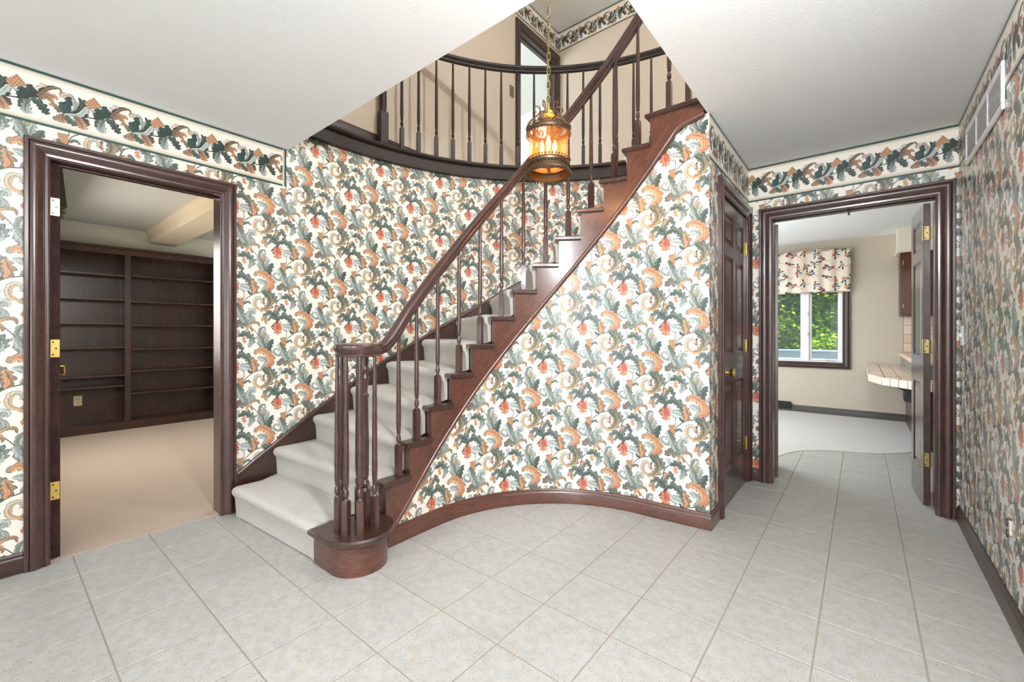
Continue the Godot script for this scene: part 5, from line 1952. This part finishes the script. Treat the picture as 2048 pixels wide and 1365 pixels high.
func build_doors() -> void:
	# doorway to the bookcase room, door swung open against the side wall
	var d := thing("door_1", "open dark doorway on the left with brass hinged door leaf", "door", V(-3.13, 0, 0.56), 0.0, "", "structure")
	var b := -d.position
	var n0 := d.get_child_count()
	casing(Vector2(-3.13, 0.197), Vector2(-3.13, 0.923), 2.016, Vector2(1, 0), M.wood, d)
	jamb(Vector2(-3.13, 0.195), Vector2(-3.13, 0.925), 2.02, Vector2(-0.12, 0), M.wood, d)
	for i in range(n0, d.get_child_count()):
		(d.get_child(i) as Node3D).position = b
	var leaf := Node3D.new()
	leaf.name = "door_leaf"
	d.add_child(leaf, true)
	leaf.position = b + V(-3.165, 0.012, 0.217)
	leaf.rotation.y = PI
	door_leaf(0.72, 1.995, 2, [[0.24, 0.80], [1.0, 1.64], [1.72, 1.90]], M.wood_matte, leaf)
	for y in [1.79, 1.073, 0.352]:
		var n1 := d.get_child_count()
		hinge(V(-3.165, y, 0.1985), V(0, 0, 1), Vector3(1, 0, 0), 0.034, d, M.brass)
		(d.get_child(n1) as Node3D).position = b
	knob(Vector3(0.655, 0.92 - 0.012, -0.0175), Vector3(0, 0, -1), leaf)
	knob(Vector3(0.655, 0.92 - 0.012, 0.0175), Vector3(0, 0, 1), leaf)
	# closed closet door
	var c := thing("door_2", "closed dark six-panel closet door beside the kitchen doorway", "door", V(-0.69, 0, 3.33), 0.0, "", "structure")
	b = -c.position
	n0 = c.get_child_count()
	casing(Vector2(-0.69, 2.948), Vector2(-0.69, 3.712), 2.04, Vector2(1, 0), M.wood, c)
	jamb(Vector2(-0.69, 2.95), Vector2(-0.69, 3.71), 2.042, Vector2(-0.10, 0), M.wood, c)
	for i in range(n0, c.get_child_count()):
		(c.get_child(i) as Node3D).position = b
	leaf = Node3D.new()
	leaf.name = "door_leaf"
	c.add_child(leaf, true)
	leaf.position = b + V(-0.712, 0.010, 2.953)
	leaf.rotation.y = PI / 2
	door_leaf(0.754, 2.028, 2, [[0.215, 0.80], [1.0, 1.655], [1.735, 1.935]], M.wood, leaf)
	knob(Vector3(0.062, 0.885, 0.0175), Vector3(0, 0, 1), leaf)
	for y in [1.80, 1.05, 0.30]:
		var n1 := c.get_child_count()
		hinge(V(-0.6935, y, 3.704), V(0, 0, -1), Vector3(1, 0, 0), 0.014, c, M.brass)
		(c.get_child(n1) as Node3D).position = b
	# kitchen doorway with a pair of narrow leaves folded back into the kitchen
	var k := thing("door_3", "kitchen doorway with pair of narrow dark panelled doors standing open", "door", V(-0.083, 0, 3.79), 0.0, "", "structure")
	b = -k.position
	n0 = k.get_child_count()
	casing(Vector2(-0.527, 3.79), Vector2(0.362, 3.79), 2.016, Vector2(0, -1), M.wood, k)
	jamb(Vector2(-0.525, 3.79), Vector2(0.36, 3.79), 2.02, Vector2(0, 0.12), M.wood, k)
	for i in range(n0, k.get_child_count()):
		(k.get_child(i) as Node3D).position = b
	for e in [[0.334, 3.925, 1.0], [-0.527, 3.94, -1.0]]:
		leaf = Node3D.new()
		leaf.name = "door_leaf"
		k.add_child(leaf, true)
		leaf.position = b + V(e[0], 0.012, e[1])
		leaf.rotation.y = deg_to_rad(93.8) if e[2] > 0 else deg_to_rad(104.0)
		door_leaf(0.44, 1.995, 1, [[0.215, 0.80], [0.985, 1.63], [1.71, 1.90]], M.wood, leaf)
		if e[2] > 0:
			for y in [1.80, 1.05, 0.30]:
				hinge(Vector3(-0.0004, y, -0.016), Vector3(0, 0, 1), Vector3(-1, 0, 0), 0.026, leaf, M.brass_dull)
				var lb := MB.new()
				lb.box(Vector3(-0.012, y, 0.0165), Vector3(0.024, 0.09, 0.003), 0.0008)
				var ho := part("hinge_leaf", lb, M.brass_dull, leaf)
				ho.set_meta("label", "jamb half of the brass hinge")
	var bc := MB.new()
	bc.lathe([Vector2(0.0, 0.0), Vector2(0.006, 0.002), Vector2(0.007, 0.012), Vector2(0.0045, 0.016), Vector2(0.0045, 0.034), Vector2(0.010, 0.036), Vector2(0.010, 0.042)], 12, b + V(-0.07, 1.978, 3.83))
	part("ball_catch", bc, M.bronze, k)


func build_lantern() -> void:
	var o := thing("lantern", "amber glass hanging lantern with bronze crown and lit candle bulbs", "lamp", V(-1.303, 2.0, 1.905))
	var bulbs := [Vector2(0.0226, 0.033), Vector2(-0.0399, 0.0031), Vector2(0.0173, -0.0361)]
	# chain up to the high ceiling
	var ch := Node3D.new()
	ch.name = "chain"
	o.add_child(ch, true)
	var link := MB.new()
	var pts := []
	for i in 14:
		var a := TAU * i / 14.0
		pts.append(Vector3(cos(a) * 0.009, sin(a) * 0.013 + (0.009 if sin(a) > 0 else -0.009), 0))
	link.tube(pts, 0.0022, 0.0022, 6, true)
	var lm := link.commit(M.brass_dull)
	var y := 0.405
	var i := 0
	while y < 3.11:
		var l := obj("link", lm, ch)
		l.position = Vector3(0, y, 0)
		l.rotation.y = PI / 2 * (i % 2) + 0.5
		y += 0.0385
		i += 1
	var wr := MB.new()
	var wp := []
	for q in 60:
		wp.append(Vector3(0.006 * sin(q * 1.1), 0.37 + q * 0.0464, 0.006 * cos(q * 1.1)))
	wr.tube(wp, 0.0018, 0.0018, 6)
	part("cord", wr, M.brass_dull, o)
	var cn := MB.new()
	cn.lathe([Vector2(0, 3.08), Vector2(0.02, 3.085), Vector2(0.055, 3.11), Vector2(0.062, 3.135), Vector2(0.062, 3.14)], 20)
	part("canopy", cn, M.brass, o)
	var cp := MB.new()
	cp.lathe([Vector2(0.0, 0.385), Vector2(0.007, 0.383), Vector2(0.008, 0.365), Vector2(0.013, 0.36), Vector2(0.012, 0.345), Vector2(0.030, 0.335), Vector2(0.034, 0.320), Vector2(0.036, 0.312), Vector2(0.028, 0.308), Vector2(0.0, 0.306)], 20)
	cp.lathe([Vector2(0.011, 0.07), Vector2(0.011, 0.31)], 12)
	part("stem_cap", cp, M.brass, o)
	# crown of scrolls
	var cr := MB.new()
	for k in 6:
		var a := TAU * k / 6.0 + 0.3
		var dir := Vector3(cos(a), 0, sin(a))
		var sc := []
		for q in 22:
			var t := q / 21.0
			var rr := lerpf(0.112, 0.046, t)
			sc.append(dir * (rr + 0.012 * sin(t * PI * 2.0)) + Vector3.UP * (0.235 + 0.115 * t + 0.01 * sin(t * PI)))
		for q in 12:
			var t2 := q / 11.0 * PI * 1.5
			sc.append(dir * (0.046 + 0.016 - 0.016 * cos(t2)) + Vector3.UP * (0.352 + 0.016 * sin(t2)))
		cr.tube(sc, 0.0050, 0.0030, 7)
		for q in 3:
			var c2 := dir.rotated(Vector3.UP, 0.20 * (q - 1)) * lerpf(0.104, 0.086, absf(q - 1.0))
			var lp := []
			for w in 12:
				var a3 := TAU * w / 12.0
				lp.append(c2 + dir.cross(Vector3.UP) * cos(a3) * 0.012 + Vector3.UP * (0.262 + 0.016 * sin(a3)))
			cr.tube(lp, 0.0034, 0.0034, 6, true)
	part("crown", cr, M.bronze, o)
	for e in [[0.216, 0.244, 0.108, 0.116, "top_ring"], [0.046, 0.072, 0.104, 0.113, "bottom_ring"], [0.0, 0.016, 0.114, 0.122, "foot_ring"]]:
		var rg := MB.new()
		rg.lathe([Vector2(e[2] - 0.004, e[0]), Vector2(e[2], e[0] - 0.002), Vector2(e[3], e[0] + 0.004), Vector2(e[3] + 0.002, (e[0] + e[1]) / 2), Vector2(e[3], e[1] - 0.004), Vector2(e[2], e[1]), Vector2(e[2] - 0.004, e[1]), Vector2(e[2] - 0.004, e[0])], 40, Vector3.ZERO, 35.0, Basis(), false)
		for k in 40:
			var a := TAU * k / 40.0
			var p: Vector3 = Vector3(cos(a), 0, sin(a)) * (e[3] + 0.001)
			for yy in ([e[1] + 0.004, e[0] - 0.004] if e[4] != "foot_ring" else [e[0] - 0.004]):
				rg.lathe([Vector2(0, -0.0055), Vector2(0.0042, -0.003), Vector2(0.0055, 0.0), Vector2(0.0042, 0.003), Vector2(0, 0.0055)], 7, p + Vector3.UP * yy)
		part(e[4], rg, M.bronze, o)
	var sk := MB.new()
	sk.lathe([Vector2(0.108, 0.048), Vector2(0.112, 0.03), Vector2(0.116, 0.014), Vector2(0.114, 0.014), Vector2(0.110, 0.03), Vector2(0.106, 0.048), Vector2(0.108, 0.048)], 40, Vector3.ZERO, 35.0, Basis(), false)
	part("skirt", sk, M.bronze, o)
	var gl := MB.new()
	var rings := []
	for yy in [0.068, 0.12, 0.17, 0.22]:
		var r := PackedVector3Array()
		for k in 48:
			var a := TAU * k / 48.0
			var w := 0.103 + 0.0015 * sin(a * 12.0)
			r.append(Vector3(cos(a) * w, yy, sin(a) * w))
		rings.append(r)
	gl.loft(rings, true, false, 60.0)
	part("glass", gl, M.amber, o)
	var ds := MB.new()
	ds.lathe([Vector2(0.0, 0.012), Vector2(0.006, 0.014), Vector2(0.009, 0.026), Vector2(0.006, 0.036), Vector2(0.014, 0.042), Vector2(0.05, 0.052), Vector2(0.058, 0.060), Vector2(0.055, 0.064), Vector2(0.0, 0.066)], 20)
	for k in 3:
		var a := TAU * k / 3.0
		ds.box(Vector3(cos(a) * 0.08, 0.058, sin(a) * 0.08), Vector3(0.055, 0.005, 0.008), 0.001, Basis(Vector3.UP, -a))
	part("candle_tray", ds, M.brass, o)
	for p in bulbs:
		var cd := MB.new()
		cd.lathe([Vector2(0.0, 0.064), Vector2(0.016, 0.064), Vector2(0.017, 0.07), Vector2(0.011, 0.074), Vector2(0.0095, 0.076), Vector2(0.0095, 0.126), Vector2(0.0, 0.127)], 12, Vector3(p.x, 0, p.y))
		var co := part("candle", cd, M.candle, o)
		var bl := MB.new()
		bl.lathe([Vector2(0.0, 0.126), Vector2(0.007, 0.128), Vector2(0.012, 0.142), Vector2(0.0135, 0.155), Vector2(0.010, 0.173), Vector2(0.005, 0.188), Vector2(0.0, 0.198)], 14, Vector3(p.x, 0, p.y))
		part("bulb", bl, M.bulb, co)
		var lt := OmniLight3D.new()
		lt.name = "bulb_light"
		lt.light_color = Color(1.0, 0.74, 0.42)
		lt.light_energy = 0.055
		lt.light_size = 0.012
		lt.omni_range = 20.0
		lt.omni_attenuation = 2.0
		lt.shadow_enabled = true
		lt.position = Vector3(p.x, 0.155, p.y)
		o.add_child(lt, true)


func outlet(at: Vector3, nrm: Vector3, m: Material, label: String) -> void:
	var o := thing("outlet", label, "outlet", at)
	var side := Vector3.UP.cross(nrm)
	var bs := Basis(side, Vector3.UP, nrm)
	var mb := MB.new()
	mb.box(nrm * 0.003, Vector3(0.072, 0.116, 0.006), 0.003, bs)
	part("plate", mb, m, o)
	for s in [-1.0, 1.0]:
		var f := MB.new()
		f.lathe([Vector2(0.0, 0.0), Vector2(0.0165, 0.0), Vector2(0.0165, 0.0025), Vector2(0.015, 0.0035), Vector2(0.0, 0.0035)], 18, nrm * 0.006 + Vector3.UP * 0.022 * s, 35.0, Basis(side, nrm, side.cross(nrm)))
		part("socket", f, m, o)
		for q in [Vector2(-0.0065, 0.003), Vector2(0.0065, 0.003), Vector2(0.0, -0.008)]:
			var h := MB.new()
			h.box(nrm * 0.0098 + Vector3.UP * (0.022 * s + q.y) + side * q.x, Vector3(0.003, 0.009, 0.001), 0.0, bs)
			part("slot", h, M.black, o)


func switch_plate(called: String, at: Vector3, nrm: Vector3, m: Material, label: String, w: float, h: float, ornate: bool) -> void:
	var o := thing(called, label, "switch", at)
	var side := Vector3.UP.cross(nrm)
	var bs := Basis(side, Vector3.UP, nrm)
	var mb := MB.new()
	mb.box(nrm * 0.003, Vector3(w, h, 0.006), 0.003, bs)
	part("plate", mb, M.almond if ornate else m, o)
	if ornate:
		for r in 5:
			for c in 3:
				var b2 := MB.new()
				var lp := []
				var cc := side * ((c - 1) * w * 0.30) + Vector3.UP * ((r - 2) * h * 0.19) + nrm * 0.007
				for q in 10:
					var a := TAU * q / 10.0
					lp.append(cc + side * cos(a) * w * 0.11 + Vector3.UP * sin(a) * h * 0.075)
				b2.tube(lp, 0.0028, 0.0028, 5, true)
				part("scroll", b2, M.black, o)
	var tg := MB.new()
	tg.box(nrm * 0.010 + Vector3.UP * 0.003, Vector3(0.010, 0.022, 0.010), 0.002, bs)
	part("toggle", tg, m, o)


func build_small_things() -> void:
	# return-air grille high on the right wall
	var v := thing("air_vent", "white return air grille high on the right hallway wall", "vent", V(0.465, 2.19, 3.085))
	var L := 0.81
	var Hh := 0.205
	for e in [[-L / 2, L / 2, Hh / 2 - 0.028, Hh / 2], [-L / 2, L / 2, -Hh / 2, -Hh / 2 + 0.028], [-L / 2, -L / 2 + 0.028, -Hh / 2 + 0.028, Hh / 2 - 0.028], [L / 2 - 0.028, L / 2, -Hh / 2 + 0.028, Hh / 2 - 0.028]]:
		bx("frame", -0.013, -0.0015, e[2], e[3], e[0], e[1], M.white_gloss, v, 0.003)
	for x in [-0.128, 0.128]:
		bx("mullion", -0.012, -0.002, -Hh / 2 + 0.028, Hh / 2 - 0.028, x - 0.005, x + 0.005, M.white_gloss, v, 0.001)
	bx("backing", -0.0025, -0.001, -Hh / 2 + 0.01, Hh / 2 - 0.01, -L / 2 + 0.01, L / 2 - 0.01, M.dark_paint, v)
	for c in 3:
		for i in 12:
			var mb := MB.new()
			mb.box(V(-0.007, -0.0685 + i * 0.01245, (c - 1) * 0.2545), Vector3(0.010, 0.0022, 0.24), 0.0, Basis(Vector3(0, 0, 1), 0.6))
			part("louver", mb, M.white_gloss, v)
	switch_plate("switch_plate", V(0.4645, 1.135, 3.66), Vector3(-1, 0, 0), M.white_gloss, "small white switch plate on the right wall near the kitchen doorway", 0.072, 0.116, false)
	# papered-over outlet low on the right wall
	var o := thing("outlet", "outlet under a wallpapered plate low on the right wall", "outlet", V(0.4645, 0.36, 2.62))
	var mb2 := MB.new()
	mb2.box(Vector3(-0.003, 0, 0), Vector3(0.006, 0.116, 0.072), 0.0025)
	for i in mb2.t.size():
		mb2.t[i] = Vector2(1.17 - mb2.v[i].z, -0.36 - mb2.v[i].y)
	part("plate", mb2, M.paper_right, o)
	for s in [-1.0, 1.0]:
		var f := MB.new()
		f.lathe([Vector2(0.0, 0.0), Vector2(0.0165, 0.0), Vector2(0.0165, 0.003), Vector2(0.0, 0.004)], 16, Vector3(-0.006, 0.022 * s, 0), 35.0, Basis(Vector3(0, 0, 1), Vector3(-1, 0, 0), Vector3(0, 1, 0)))
		part("socket", f, M.bronze, o)
